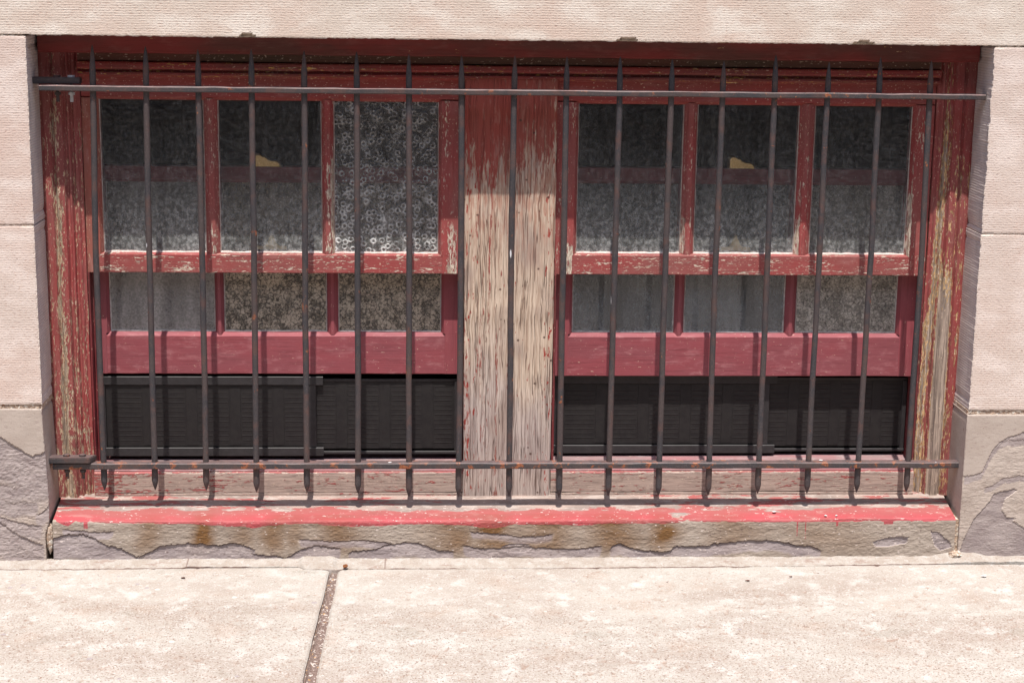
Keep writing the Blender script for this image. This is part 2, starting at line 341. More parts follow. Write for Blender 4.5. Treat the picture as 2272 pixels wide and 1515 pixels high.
MAT.update(
    casL=wood('casing_paint_flaking', 'z', sc=2.1, w=-.030, wf=cas_w, gap=.045, prim=(.54, .40, .26), bare=(.40, .31, .24)),
    casR=wood('casing_paint_stripped', 'z', sc=1.8, w=-.03, wf=casR_w, gap=.06, prim=(.54, .35, .17), bare=(.37, .29, .24)),
    head=wood('head_paint', 'x', sc=2, red=(.25, .038, .034), red2=(.17, .044, .038), w=-.045, prim=(.60, .38, .10), gap=.09, dust=.15),
    headdark=wood('head_board_paint', 'x', fl=.2, red=(.19, .028, .025), red2=(.10, .034, .027), w=-.10, dust=.1),
    headgrime=wood('grimy_head_paint', 'x', red=(.12, .045, .03), red2=(.085, .05, .032), w=-.12, prim=(.45, .30, .12), dust=.1),
    upfr=wood('sash_paint', 'z', sc=2, w=-.05, wf=up_w, prim=(.60, .52, .43), bare=(.42, .30, .22), gap=.07),
    upst=wood('worn_stile_paint', 'z', sc=1.8, red=(.30, .085, .065), red2=(.24, .10, .078), w=-.05, prim=(.46, .30, .2), gap=.07, dust=.5),
    uprail=wood('scratched_rail_paint', 'x', w=-.03, prim=(.60, .52, .43), bare=(.52, .38, .26), gap=.08, sc=2.6),
    uptop=wood('sheltered_rail_paint', 'x', red=(.26, .045, .04), red2=(.21, .05, .045), w=-.12, prim=(.5, .35, .2)),
    low=wood('lower_sash_paint', 'x', fl=.05, red=(.255, .058, .070), red2=(.225, .062, .074), w=-.115, prim=(.46, .30, .28), dust=.6, chalk=(.36, .15, .16)),
    lowv=wood('lower_sash_stile_paint', 'z', fl=.06, red=(.255, .058, .070), red2=(.225, .062, .074), w=-.15, prim=(.5, .4, .38), dust=.2, chalk=(.33, .12, .13)),
    jamb=wood('inner_jamb_paint', 'z', fl=.03, red=(.16, .026, .030), red2=(.12, .028, .028), w=-.085, prim=(.45, .35, .25), gap=.09, dust=.2),
    board=wood('weathered_board', 'x', sc=1.6, red=(.30, .07, .07), red2=(.27, .09, .08), w=.12, prim=(.46, .34, .28), bare=(.36, .275, .24), gap=-.01, cracks=.2, lo=.86,
               wf=lambda m, o: m.add(m.mr(o[2], .186, .193, 0, -.2), m.mul(m.mr(o[0], .26, .10), -.10))),
    ledge=wood('pink_ledge_paint', 'x', fl=.04, red=(.30, .13, .14), red2=(.24, .165, .165), w=-.12, prim=(.4, .33, .31), dust=.6, chalk=(.34, .29, .29)),
    mull=mullion_mat('mullion_weathered_wood'),
    bar=iron('iron_bar', -.03, .3), rail=iron('rusty_rail', .0, .85), lrail=iron('rustier_rail', .05, .35),
    vent=plain('black_vent_plastic', (.020, .018, .018), (.014, .012, .013), 60, .55, .3, .0005),
    ventf=plain('vent_frame_plastic', (.034, .031, .033), (.024, .022, .023), 60, .5, .3, .0005),
    white=plain('white_paint', (.62, .60, .57), (.45, .42, .38), 120), galv=plain('bright_bolt', (.62, .62, .63), (.4, .4, .42), 200, .4),
    putty=plain('old_putty', (.56, .54, .52), (.34, .29, .28), 90, .8, .6), grime=plain('pink_putty', (.42, .30, .28), (.56, .50, .46), 60, .85, .8, .002),
    keep=plain('sunlit_brass', (.95, .74, .36), (.85, .60, .25), 160, .45, .6, .002, .5, .15),
    brass=plain('brass', (.98, .74, .36), (.80, .52, .20), 200, .28, .5, .0008, .5, 1.),
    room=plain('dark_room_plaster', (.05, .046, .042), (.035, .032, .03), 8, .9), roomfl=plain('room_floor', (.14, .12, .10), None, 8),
    asphalt=plain('asphalt', (.055, .054, .052), (.04, .04, .04), 60, .9, .6, .004), curb=plain('kerb_stone', (.36, .33, .30), (.28, .25, .22), 12),
    earth=plain('ground_paving', (.09, .085, .07), (.06, .065, .045), 3), facade=plain('far_brick', (.17, .085, .06), (.11, .06, .05), 4),
    farw=plain('far_window', (.03, .035, .04), None, 3, .2), line=plain('road_paint', (.6, .58, .52), None, 20),
    gH=glass('hammered_glass', 'hammer', (.45, .46, .455), .13, (.97, .97, .97), pat=.28, zf=True), gB=glass('bullseye_glass', 'bull', (.44, .44, .43), .20, (.94, .95, .95), pat=.62, zf=True),
    gF=glass('mottled_glass', 'flor', (.30, .265, .215), .46, (.7, .68, .6), .6), gP=glass('dusty_plain_glass', 'plain', (.30, .32, .325), .33, (.8, .82, .84), .15),
    gG=glass('grey_film_glass', 'plain', (.33, .32, .31), .50, (.7, .7, .7), .12), gM=glass('cloudy_glass', 'flor', (.34, .325, .29), .46, (.7, .7, .66), .25),
    leaf=plain('dry_leaf', (.10, .03, .02), (.06, .03, .02), 200), rustp=plain('rusty_scrap', (.28, .10, .03), (.14, .05, .02), 150),
    chip=plain('white_chip', (.70, .69, .68), (.5, .48, .46), 150), chipo=plain('yellow_chip', (.62, .42, .20), (.5, .3, .12), 150))

# ------------------------------------------------------------------ mesh helpers
def mk(name, V, Fc, mat, parent=None, smooth=False, attrs=None, mats=None, mi=None):
    me = bpy.data.meshes.new(name); me.from_pydata([tuple(v) for v in np.asarray(V).tolist()], [], [tuple(f) for f in Fc]); me.validate()
    for mm in (mats or [mat]): me.materials.append(mm)
    if mi is not None: me.polygons.foreach_set('material_index', list(mi))
    if attrs:
        for k, a in attrs.items():
            at = me.attributes.new(k, 'FLOAT', 'POINT'); at.data.foreach_set('value', np.asarray(a, dtype=np.float32).ravel())
    if smooth: me.polygons.foreach_set('use_smooth', [True]*len(me.polygons))
    me.update()
    o = bpy.data.objects.new(name, me); COL.objects.link(o)
    if parent is not None:
        o.parent = parent; q = parent
        loc = Vector((0, 0, 0))
        while q is not None: loc = loc+q.location; q = q.parent
        o.location = -loc
    return o
def tag(o, label=None, cat=None, group=None, kind=None):
    for k, v_ in (('label', label), ('category', cat), ('group', group), ('kind', kind)):
        if v_: o[k] = v_
    return o
def empty(name, loc, label, cat, group=None):
    o = bpy.data.objects.new(name, None); COL.objects.link(o); o.location = loc; o.empty_display_size = .1
    return tag(o, label, cat, group)
def gridf(nu, nv, off=0, flip=False):
    i, j = np.meshgrid(np.arange(nu-1), np.arange(nv-1), indexing='ij')
    a = i*nv+j+off; f = np.stack([a, a+nv, a+nv+1, a+1], -1).reshape(-1, 4)
    return (f[:, ::-1] if flip else f).tolist()

def beam(a, b, prof, seg=.02, jit=.0004, up=(0, 0, 1), seed=0, radf=None, caps=True):
    """extrude a closed 2-D profile from a to b, ever so slightly uneven along the way; profile (s,t): s along side, t along up"""
    a = np.array(a, float); b = np.array(b, float); L = np.linalg.norm(b-a); dr = (b-a)/L
    up = np.array(up, float); up = up-dr*(up@dr); up /= np.linalg.norm(up); sd_ = np.cross(dr, up)
    n = max(2, int(L/seg)+1); k = len(prof); pr = np.array(prof, float); V = []
    for i in range(n):
        t = i/(n-1); r = 1 if radf is None else radf(t*L, L)
        base = a+dr*L*t
        for j, (s, q) in enumerate(pr):
            w1 = (vn(t*L*18+seed*7.3, j*.37+seed, 3)-.5)*2*jit; w2 = (vn(t*L*22+seed*3.1, j*.37+seed, 9)-.5)*2*jit
            V.append(base+sd_*(s*r+w1)+up*(q*r+w2))
    Fc = []
    for i in range(n-1):
        for j in range(k):
            Fc.append((i*k+j, i*k+(j+1) % k, (i+1)*k+(j+1) % k, (i+1)*k+j))
    if caps: Fc += [tuple(range(k))[::-1], tuple((n-1)*k+j for j in range(k))]
    return V, Fc
def rrect(w_, h_, r=.0015):
    w_ /= 2; h_ /= 2
    return [(-w_+r, -h_), (w_-r, -h_), (w_, -h_+r), (w_, h_-r), (w_-r, h_), (-w_+r, h_), (-w_, h_-r), (-w_, -h_+r)]
class Acc:
    def __init__(s): s.V = []; s.F = []; s.I = []
    def add(s, vf, mi=0):
        o = len(s.V); s.V += [tuple(q) for q in vf[0]]; s.F += [tuple(i+o for i in f) for f in vf[1]]; s.I += [mi]*len(vf[1]); return s
    def build(s, name, mat, parent=None, smooth=False, mats=None):
        return mk(name, s.V, s.F, mat, parent, smooth, mats=mats, mi=s.I if mats else None)
def hbar(x0, x1, y0, y1, z0, z1, r=.0015, jit=.0004, seed=0, seg=.02):   # along x
    return beam((x0, (y0+y1)/2, (z0+z1)/2), (x1, (y0+y1)/2, (z0+z1)/2), rrect(y1-y0, z1-z0, r), seg, jit, (0, 0, 1), seed)
def vbar(x0, x1, y0, y1, z0, z1, r=.0015, jit=.0004, seed=0, seg=.02):   # along z
    return beam(((x0+x1)/2, (y0+y1)/2, z0), ((x0+x1)/2, (y0+y1)/2, z1), rrect(x1-x0, y1-y0, r), seg, jit, (0, 1, 0), seed)
def box(x0, x1, y0, y1, z0, z1):
    V = [(x, y, z) for x in (x0, x1) for y in (y0, y1) for z in (z0, z1)]
    return V, [(0, 1, 3, 2), (4, 6, 7, 5), (0, 4, 5, 1), (2, 3, 7, 6), (0, 2, 6, 4), (1, 5, 7, 3)]
def polyprism(pts, x0, x1, seg=.02, jit=.0005, seed=0):   # profile in (y,z), along x
    prof = [(p[0], p[1]) for p in pts]
    # beam along +x with up=z: side = dr x up = -y
    return beam((x0, 0, 0), (x1, 0, 0), [(-y, z) for y, z in prof], seg, jit, (0, 0, 1), seed)
def vprism(pts, z0, z1, seg=.02, jit=.0005, seed=0):      # profile in (x,y), along z ; dr=z, up=y -> side = z x y = -x
    return beam((0, 0, z0), (0, 0, z1), [(-x, y) for x, y in pts], seg, jit, (0, 1, 0), seed)

# ------------------------------------------------------------------ stone blocks
def stone(name, parent, mat, x0, x1, z0, z1, xs, zs, depth=.30, y0=0., relief=.0004, ragx=(0, 0), ragz=(0, 0), seed=0, bite=None,
          hfn=None, attrs=None, rmat=None, edgex=None):
    """one block: displaced front face, worn arrises, returns going back into the wall"""
    X, Z = np.meshgrid(xs, zs, indexing='ij'); nu, nv = X.shape
    Y = y0-(fb(X*30, Z*60, seed)+.5)*relief
    Xw, Zw = X.copy(), Z.copy()
    def rag(c, s): return (np.abs(fb(c*70, c*0+s, seed+s, 4, .7))*2.2+np.abs(fb(c*11, c*0+s, seed+s+5, 3))*1.2)
    if edgex is not None:   # move the opening-side arris to the measured outline
        side, zz, xx = edgex
        k = np.clip(1-np.abs(X-(x1 if side > 0 else x0))/.05, 0, 1); Xw = Xw+k*(np.interp(Z, zz, xx)-(x1 if side > 0 else x0))
    Xw[0, :] += ragx[0]*rag(Z[0], 1); Xw[-1, :] -= ragx[1]*rag(Z[-1], 2)
    Zw[:, 0] += ragz[0]*rag(X[:, 0], 3); Zw[:, -1] -= ragz[1]*rag(X[:, -1], 4)
    bt = np.zeros_like(X)
    if bite:   # spalls along the lower arris: (x, width, height)
        for bx_, bw, bh in bite:
            g = np.clip(1-((X-bx_)/bw)**2, 0, 1); zk = np.clip(1-(Z-z0)/.03, 0, 1)
            ins_ = (g > 0)*(Z-z0 < bh*np.sqrt(g)*(1+.5*fb(X*120, Z*0, 5))); Y += ins_*.009*(1+fb(X*90, Z*90, 3)); bt = np.maximum(bt, ins_*1.)
    h = np.zeros_like(X)
    if hfn: h, attrs = hfn(Xw, Zw); Y = Y+h
    rim = np.zeros_like(X); 
    bnd = []
    V = np.stack([Xw, Y, Zw], -1).reshape(-1, 3).tolist(); Fc = gridf(nu, nv, 0, False)
    idx = lambda i, j: i*nv+j
    loop = [idx(i, 0) for i in range(nu)]+[idx(nu-1, j) for j in range(1, nv)]+[idx(i, nv-1) for i in range(nu-2, -1, -1)]+[idx(0, j) for j in range(nv-2, 0, -1)]
    A = {'rim': np.zeros(nu*nv), 'bite': bt.ravel()}
    for q in ('flake', 'rough', 'stain', 'crack'): A[q] = (attrs[q].ravel() if attrs and q in attrs else np.zeros(nu*nv))
    Vn = np.array(V)
    # arris wear: pull the boundary back a little
    B = Vn[loop].copy(); wear = (np.abs(fb(B[:, 0]*60+B[:, 2]*60, B[:, 2]*50+B[:, 0]*3, seed+8, 4))*.006+.0008)
    open_ = (np.abs(B[:, 0]-0) < .03)|(np.abs(B[:, 0]-2.24) < .03)|((np.abs(B[:, 2]-1.2585) < .02)&(z1 > 1.5))
    wear = np.where(open_, wear, .0008); Vn[loop, 1] += wear; A['rim'][loop] = .5*open_
    base = Vn[loop].copy(); kk = 9
    for ax_ in (0, 2):
        q_ = np.concatenate([base[-kk:, ax_], base[:, ax_], base[:kk, ax_]]); sm_ = np.convolve(q_, np.ones(2*kk+1)/(2*kk+1), 'valid')
        cor = np.abs(base[:, 0]-base[:, 0].min()) < .03
        flat_ = (np.abs(sm_-base[:, ax_]) < .004); base[:, ax_] = np.where(flat_, sm_, base[:, ax_])
    rings = [Vn]; n0 = nu*nv; prev = loop; mi = [0]*len(Fc); Lp = len(loop)
    for dep in (.012, .06, depth):
        ring = Vn[loop].copy() if dep < .01 else (Vn[loop]*.4+base*.6 if dep < .02 else base.copy()); ring[:, 1] = y0+dep
        ids = list(range(n0, n0+Lp)); n0 += Lp; rings.append(ring)
        for a in range(Lp):
            b_ = (a+1) % Lp; Fc.append((prev[a], ids[a], ids[b_], prev[b_])); mi.append(1)
        prev = ids
        for q in A: A[q] = np.concatenate([A[q], np.zeros(Lp)])
    Vn = np.concatenate(rings)
    Fc.append(tuple(prev)); mi.append(1)
    return mk(name, Vn, Fc, mat, parent, False, A, mats=[mat, rmat or MAT['reveal']], mi=mi)

def lin(a, b, st): return np.linspace(a, b, max(2, int(round((b-a)/st))+1))
wall = empty('stone_wall', (1.12, .15, 0), 'cream tooled limestone wall surrounding the barred basement window', 'wall')
CH = [(.50, .020, .011), (1.375, .024, .012), (1.93, .028, .009), (.09, .012, .003), (1.05, .01, .003), (.79, .008, .003), (1.60, .012, .003)]
tag(stone('lintel', wall, MAT['lintel'], -3.2, 5.4, 1.2585, 1.665, np.concatenate([lin(-3.2, -.5, .3), lin(-.25, 2.5, .004), lin(2.9, 5.4, .3)]),
      np.concatenate([lin(1.2585, 1.40, .004), lin(1.45, 1.665, .05)]), ragz=(.0032, .001), seed=3, bite=CH), 'long cream lintel with chipped lower edge')
zsA = lin(.8242, 1.2572, .0045); zsB = lin(.394, .822, .0045)
xsL = np.concatenate([lin(-.75, -.25, .1), lin(-.2, 0, .004)]); xsR = np.concatenate([lin(2.24, 2.45, .004), lin(2.5, 2.99, .1)])
stone('jamb_stone', wall, MAT['lime'], -.75, 0, .8242, 1.2572, xsL, zsA, ragx=(.001, .0022), ragz=(.001, .001), seed=11)
stone('jamb_stone', wall, MAT['lime'], -.75, 0, .397, .822, xsL, zsB, ragx=(.001, .0016), ragz=(.001, .001), seed=12)
stone('jamb_stone', wall, MAT['lime'], 2.24, 2.99, .8162, 1.2572, xsR, lin(.8162, 1.2572, .0045), ragx=(.0055, .001), ragz=(.0014, .001), seed=13)
stone('jamb_stone', wall, MAT['lime'], 2.24, 2.99, .380, .8145, xsR, lin(.380, .8145, .0045), ragx=(.003, .001), ragz=(.001, .001), seed=14)

# plinth stones with flaking beds, traced as cracks in metres
def flake(X, Z, lines, polys, seed, t=.0032):
    nz = fb(X*45, Z*45, seed, 4)*.006; H = np.zeros_like(X); fl = np.zeros_like(X); ck = np.zeros_like(X)
    for pts, L, tt in lines:
        px = np.array([p[0] for p in pts]); pz = np.array([p[1] for p in pts])
        f = np.interp(X, px, pz)+nz+fb(X*90, X*0, seed+1, 4, .7)*.006; dz = f-Z
        k = ss(px[0]-.004, px[0]+.012, X)*(1-ss(px[-1]-.012, px[-1]+.004, X))
        on = (dz > 0)*np.clip(1-dz/L, 0, 1)*k
        H += on*tt; fl = np.maximum(fl, (dz > 0)*k*np.clip(1.4-dz/L, 0, 1)); ck = np.maximum(ck, k*np.exp(-((dz-.0006)/.0013)**2)*(.45+1.1*np.clip(fb(X*16, X*0, seed+9, 3)+.45, 0, 1)))
    for pts, tt in polys:
        a = np.array(pts); ins = np.zeros(X.shape, bool); Xp = X+nz*.8; Zp = Z+nz*.8
        j = len(a)-1
        for i in range(len(a)):
            c = ((a[i, 1] > Zp) != (a[j, 1] > Zp)) & (Xp < (a[j, 0]-a[i, 0])*(Zp-a[i, 1])/(a[j, 1]-a[i, 1]+1e-12)+a[i, 0]); ins ^= c; j = i
        H += ins*tt; fl = np.maximum(fl, ins*1.)
    return H, fl, ck
def strata(X, Z, seed, amp):   # stepped beds of split stone
    n = fb(X*9, Z*26, seed, 5, .6)*6+Z*14; st = n-np.floor(n)
    return (ss(.0, .15, st)*(1-st))*amp
LA = [(-.30, .37), (-.164, .358), (-.103, .315), (-.074, .296), (-.046, .277), (-.029, .266), (-.009, .273), (.02, .29)]
LB = [(-.30, .16), (-.175, .139), (-.113, .102), (-.087, .082), (-.061, .065), (-.038, .054), (-.010, .042)]
LC = [(-.029, .118), (-.018, .120), (-.008, .128), (.0, .135), (.012, .16)]
LD = [(-.14, .205), (-.1, .196), (-.07, .188), (-.05, .196)]; LE = [(-.12, .165), (-.08, .150), (-.05, .156), (-.02, .148)]; LF = [(-.12, .12), (-.09, .108), (-.05, .098), (-.012, .092)]
def hL(X, Z):
    lo = np.interp(X, [p[0] for p in LA], [p[1] for p in LA]); rough = ss(0, .01, lo-Z)
    H, fl, ck = flake(X, Z, [(LA, .10, .0030), (LB, .08, .0028), (LC, .03, .0024), (LD, .03, .0009), (LE, .03, .0008), (LF, .03, .0016)], [], 21)
    H = H+rough*(strata(X, Z, 22, .0010)+fb(X*34, Z*55, 23, 6, .66)*.0030+fb(X*150, Z*170, 24, 2)*.0016)
    return H+fb(X*10, Z*10, 5, 3)*.002, dict(flake=np.clip(.38*rough+fl*.5, 0, 1), rough=rough, crack=ck*.55, stain=np.zeros_like(X))
RA = [(2.231, .211), (2.253, .214), (2.27, .219), (2.284, .225), (2.291, .242), (2.3, .266), (2.312, .289), (2.324, .302), (2.342, .312), (2.383, .325), (2.47, .334), (2.6, .34)]
RA2 = [(2.318, .285), (2.33, .299), (2.345, .306), (2.36, .304), (2.39, .308), (2.45, .300)]
RC = [(2.284, .182), (2.311, .19), (2.339, .208), (2.361, .211), (2.48, .219)]
RP = [(2.272, .103), (2.312, .152), (2.317, .167), (2.345, .176), (2.369, .181), (2.378, .177), (2.348, .155), (2.341, .126), (2.354, .105), (2.383, .105), (2.37, .097), (2.402, .079), (2.503, .067), (2.509, -.004), (2.24, -.003), (2.25, .05)]
def hR(X, Z):
    H, fl, ck = flake(X, Z, [(RA, .04, .0016), (RA2, .03, .0010), (RC, .03, .0010)], [(RP, .0020)], 31)
    up = np.interp(X, [p[0] for p in RA], [p[1] for p in RA]); rough = ss(0, .01, up-Z)
    return H+rough*(strata(X, Z, 33, .0005)+fb(X*40, Z*50, 34, 6, .68)*.0022)+fb(X*8, Z*8, 35, 3)*.003, dict(flake=np.clip((fl > .9)*1., 0, 1)*.7, rough=rough*.8, crack=ck*.45, stain=np.zeros_like(X))
tag(stone('plinth_stone', wall, MAT['plinth'], -.75, 0, -.02, .3835, np.concatenate([lin(-.75, -.25, .1), lin(-.2, 0, .0025)]), lin(-.02, .3835, .0025),
      y0=-.003, relief=.0004, ragx=(0, .0008), seed=41, hfn=hL, rmat=MAT['plinth'], edgex=(1, [0, .07, .1, .16, .212, .32, .39], [-.006, -.006, .004, .006, .004, .0, -.002])),
      'mauve plinth stone split in layers, left of the sill')
tag(stone('plinth_stone', wall, MAT['plinth'], 2.237, 2.99, -.02, .3695, np.concatenate([lin(2.237, 2.45, .0025), lin(2.5, 2.99, .1)]), lin(-.02, .3695, .0025),
      y0=-.003, relief=.0004, ragx=(.0006, 0), seed=42, hfn=hR, rmat=MAT['plinth']), 'buff plinth stone with a flaked grey patch, right of the sill')
# crumbling bed joints over the plinth, thin joints elsewhere, core behind
def rough_strip(name, parent, mat, x0, x1, z0, z1, y0, amp, seed, st=.0025):
    xs = lin(x0, x1, st); zs = lin(z0, z1, .002); X, Z = np.meshgrid(xs, zs, indexing='ij'); Y = y0+fb(X*160, Z*160, seed, 4, .6)*amp*2+fb(X*40, Z*40, seed+3, 3)*amp
    V = np.stack([X, Y, Z], -1).reshape(-1, 3); n = len(V); Vb = V.copy(); Vb[:, 1] = .28
    nu, nv = X.shape; Fc = gridf(nu, nv)+gridf(nu, nv, n, True)
    lp = [i*nv for i in range(nu)]+[(nu-1)*nv+j for j in range(1, nv)]+[i*nv+nv-1 for i in range(nu-2, -1, -1)]+[j for j in range(nv-2, 0, -1)]
    Fc += [(lp[a], lp[a]+n, lp[(a+1) % len(lp)]+n, lp[(a+1) % len(lp)]) for a in range(len(lp))]
    return mk(name, np.concatenate([V, Vb]), Fc, mat, parent)
rough_strip('mortar_joint', wall, MAT['mort'], -.5, -.001, .3840, .3965, .0035, .0028, 51)
rough_strip('mortar_joint', wall, MAT['mort'], 2.239, 2.7, .3700, .3795, .0035, .0028, 52)
mc = Acc()
mc.add(box(-.75, -.004, .0016, .29, .8221, .8241)).add(box(2.246, 2.99, .0016, .29, .8146, .8161)).add(box(-.75, -.004, .0013, .29, 1.2573, 1.2584)).add(box(2.246, 2.99, .0013, .29, 1.2573, 1.2584))
mc.build('thin_joint', MAT['mort'], wall)
# the rest of the wall, out of frame
k = 0
for (z0, z1, off) in ((0, .38, 0), (.384, .8145, .3), (.8185, 1.2555, 0)):
    for x0, x1 in ((-3.2, -2.33), (-2.325, -1.45), (-1.445, -.755), (2.995, 3.8), (3.805, 4.6), (4.605, 5.4)):
        mk('stone_block', *hbar(x0, x1, .001, .30, z0, z1, .004, .0003, k, .2), MAT['plinth' if z0 == 0 else 'lime'], wall); k += 1
for z0 in (1.67, 2.12, 2.57):
    for i in range(10):
        x0 = -3.2+.86*i; mk('stone_block', *hbar(x0, x0+.856, .001, .30, z0, z0+.446, .004, .0003, k, .2), MAT['lime'], wall); k += 1

# ------------------------------------------------------------------ the stone sill
xs = lin(.011, 2.228, .0026)
prof = [(.16, .148), (.13, .134), (.115, .130)]
for t in np.linspace(0, 1, 42)[1:]: prof.append((.115-(.115-.009)*t, .130-(.130-.1035)*t))
for a in np.linspace(0, math.pi/2, 7)[1:]: prof.append((.009-.009*math.sin(a), .0945+.009*math.cos(a)))
for z in np.linspace(.0945, -.02, 52)[1:]: prof.append((-.001*(1-z/.1), z))
prof = np.array(prof); nv = len(prof); nu = len(xs)
X = np.repeat(xs[:, None], nv, 1); Y = np.repeat(prof[None, :, 0], nu, 0); Z = np.repeat(prof[None, :, 1], nu, 0)
front = ss(.010, .001, Y)*(Z < .1)
S1 = [(.0, .055), (.012, .059), (.03, .067), (.047, .07), (.084, .068), (.111, .059), (.143, .041), (.175, .034), (.207, .012), (.234, .02), (.262, .037), (.316, .044), (.36, .048), (.403, .04), (.447, .045), (.50, .03)]
S2 = [(.485, .019), (.534, .014), (.572, .008), (.6, .026), (.644, .039), (.709, .033)]
S3 = [(.72, .022), (.786, .029), (.819, .041), (.863, .048), (.897, .044), (.946, .026), (.985, .024)]
S4 = [(1.018, .075), (1.084, .069), (1.151, .06), (1.228, .065)]
S5 = [(1.363, .022), (1.374, .036), (1.39, .042), (1.413, .033), (1.43, .027), (1.464, .022), (1.497, .018), (1.52, .024), (1.525, .033), (1.564, .033), (1.598, .032), (1.642, .041), (1.698, .047), (1.755, .049), (1.789, .046), (1.823, .037), (1.868, .032), (1.897, .022)]
S6 = [(.60, .055), (.68, .050), (.75, .054), (.83, .046)]; S7 = [(1.0, .038), (1.06, .03), (1.15, .036), (1.25, .028), (1.35, .034)]; S8 = [(.03, .083), (.06, .080), (.10, .076), (.16, .078)]
P1 = [(2.021, .042), (2.054, .053), (2.093, .057), (2.111, .054), (2.108, .039), (2.05, .029), (2.029, .031)]
P2 = [(2.166, .07), (2.189, .068), (2.214, .044), (2.223, .03), (2.193, .019), (2.18, .033)]
th = np.linspace(0, 6.28, 16)[:-1]; P3 = [(1.135+.037*math.cos(a), .031+.012*math.sin(a)) for a in th]
H, fl, ck = flake(X, Z, [(S1, .07, .0036), (S2, .03, .0026), (S3, .04, .0028), (S4, .02, .0018), (S5, .03, .0038), (S6, .02, .0014), (S7, .03, .002), (S8, .02, .002)], [(P1, .0024), (P2, .0024), (P3, .0018)], 61)
H = H*front; fl = fl*front; ck = ck*front
Y = Y+H+front*(fb(X*30, Z*70, 62, 6, .66)*.0034+fb(X*170, Z*200, 69, 2)*.0010+strata(X, Z*1.3, 63, .0006)+fb(X*6, Z*6, 64, 2)*.004)
Z = Z+(1-front)*fb(X*30, Y*60, 65, 4)*.0012*(Y > 0)+(1-front)*fb(X*5, Y*10, 66, 2)*.002
PB = np.array([(.014, .11), (.032, .101), (.048, .093), (.064, .105), (.102, .104), (.21, .101), (.339, .098), (.47, .092), (.491, .088), (.557, .097), (.644, .099), (.666, .093), (.732, .091), (.863, .096), (.974, .096), (1.04, .09), (1.084, .086), (1.128, .095), (1.195, .095), (1.306, .092), (1.361, .097), (1.528, .096), (1.556, .105), (1.562, .101), (1.752, .099), (1.978, .1), (2.225, .101)])
S_ = np.where(Y > .012, .1035+Y*.25, Z)            # height-like coordinate running over the nose
pb = np.interp(X, PB[:, 0], PB[:, 1])-.0035+fb(X*60, X*0, 67, 3)*.004
paint = ss(-.0012, .0012, S_-pb)
topedge = Y+fb(X*14, X*0, 68, 4)*.035
paint = paint*np.where(Y > .012, np.clip(1.02-ss(.034, .058, topedge)*.60, 0, 1), 1)
paint -= .75*np.exp(-((X-.79)/.035)**2-((S_-.103)/.005)**2)
paint -= .7*np.exp(-((X-1.535)/.028)**2-((Y-.02)/.02)**2)*(S_ > .1)
paint -= .35*np.exp(-((X-.19)/.05)**2-((Y-.05)/.012)**2)+.30*np.exp(-((X-.95)/.12)**2-((Y-.055)/.02)**2)+.32*ss(1.56, 1.25, X)*ss(.7, 1.2, X)*ss(.03, .05, Y)
for bx_, bz_, bw_ in ((.09, .085, .006), (1.93, .085, .003), (2.06, .09, .012), (1.83, .06, .0016), (1.85, .05, .0012)):
    paint = np.maximum(paint, .9*(np.abs(X-bx_) < bw_)*(S_ > bz_)*(S_ < .104))
stain = np.zeros_like(X)
for cx_, wx_, a_ in ((.235, .022, .5), (.36, .02, .9), (.55, .03, .7), (.6, .02, .5), (.69, .05, .6), (.98, .05, .6), (1.08, .045, 1.), (1.2, .06, .7), (1.37, .05, .7), (1.49, .03, .9), (1.66, .05, .4), (1.9, .08, .3), (.46, .03, .35)):
    stain = np.maximum(stain, a_*np.exp(-((X+fb(X*9, Z*14, 71, 3)*.05-cx_)/(wx_*1.25))**2))
stain = np.clip(stain*ss(-.01, .06, Z)*(1-fl*.8)*(.5+1.4*(fb(X*14, Z*30, 72, 4)+.5)), 0, 1)*np.where(Y > .03, .3, 1)
faded = ss(.01, .05, Y)*.9+np.clip(fb(X*7, Y*9, 73, 3)*1.5, 0, .5)
V = np.stack([X, Y, Z], -1).reshape(-1, 3).tolist(); Fc = gridf(nu, nv, 0, True)
n0 = len(V)   # close it: ends and back
for i in (0, nu-1):
    V.append((xs[i], .16, -.02))
Fc.append(tuple([j for j in range(nv)]+[n0])); Fc.append(tuple([(nu-1)*nv+j for j in range(nv-1, -1, -1)]+[n0+1]))
pad = lambda a: np.concatenate([a.ravel(), [0, 0]])
sill = mk('stone_sill', V, Fc, MAT['sill'], None, False, dict(flake=pad(fl), paint=pad(paint), stain=pad(stain), crack=pad(ck), faded=pad(faded), top=pad(ss(.010, .02, Y))))
tag(sill, 'rough stone sill under the window with a band of bright red paint along its edge', 'sill')
# mortar plug between sill and left plinth, lump on the right
def lump(name, c, r, mat, seed, parent=None, sub=3, n=.35, flat=1.):
    bm = bmesh.new(); bmesh.ops.create_icosphere(bm, subdivisions=sub, radius=1)
    for v_ in bm.verts:
        q = v_.co; k_ = 1+n*float(fb(q.x*1.7+seed*3, q.y*1.7+q.z*2.3, seed, 3))*2
        v_.co = Vector((c[0]+q.x*r[0]*k_, c[1]+q.y*r[1]*k_, c[2]+q.z*r[2]*k_))
    me = bpy.data.meshes.new(name); bm.to_mesh(me); bm.free(); me.materials.append(mat)
    o = bpy.data.objects.new(name, me); COL.objects.link(o)
    if parent is not None:
        o.parent = parent; o.location = -parent.location
    return o
def centred(o):
    me = o.data; co = np.zeros(len(me.vertices)*3); me.vertices.foreach_get('co', co); co = co.reshape(-1, 3)
    c = np.array([co[:, 0].mean(), co[:, 1].mean(), co[:, 2].min()]); co -= c; me.vertices.foreach_set('co', co.ravel()); me.update(); o.location = c.tolist(); return o
tag(lump('mortar_plug', (.0025, .008, .062), (.0085, .012, .040), MAT['mort'], 4, wall, 4, .3), 'loose pinkish mortar plug left of the sill')
rough_strip('mortar_joint', wall, MAT['mort'], 2.2265, 2.2385, .0, .098, .006, .002, 77)
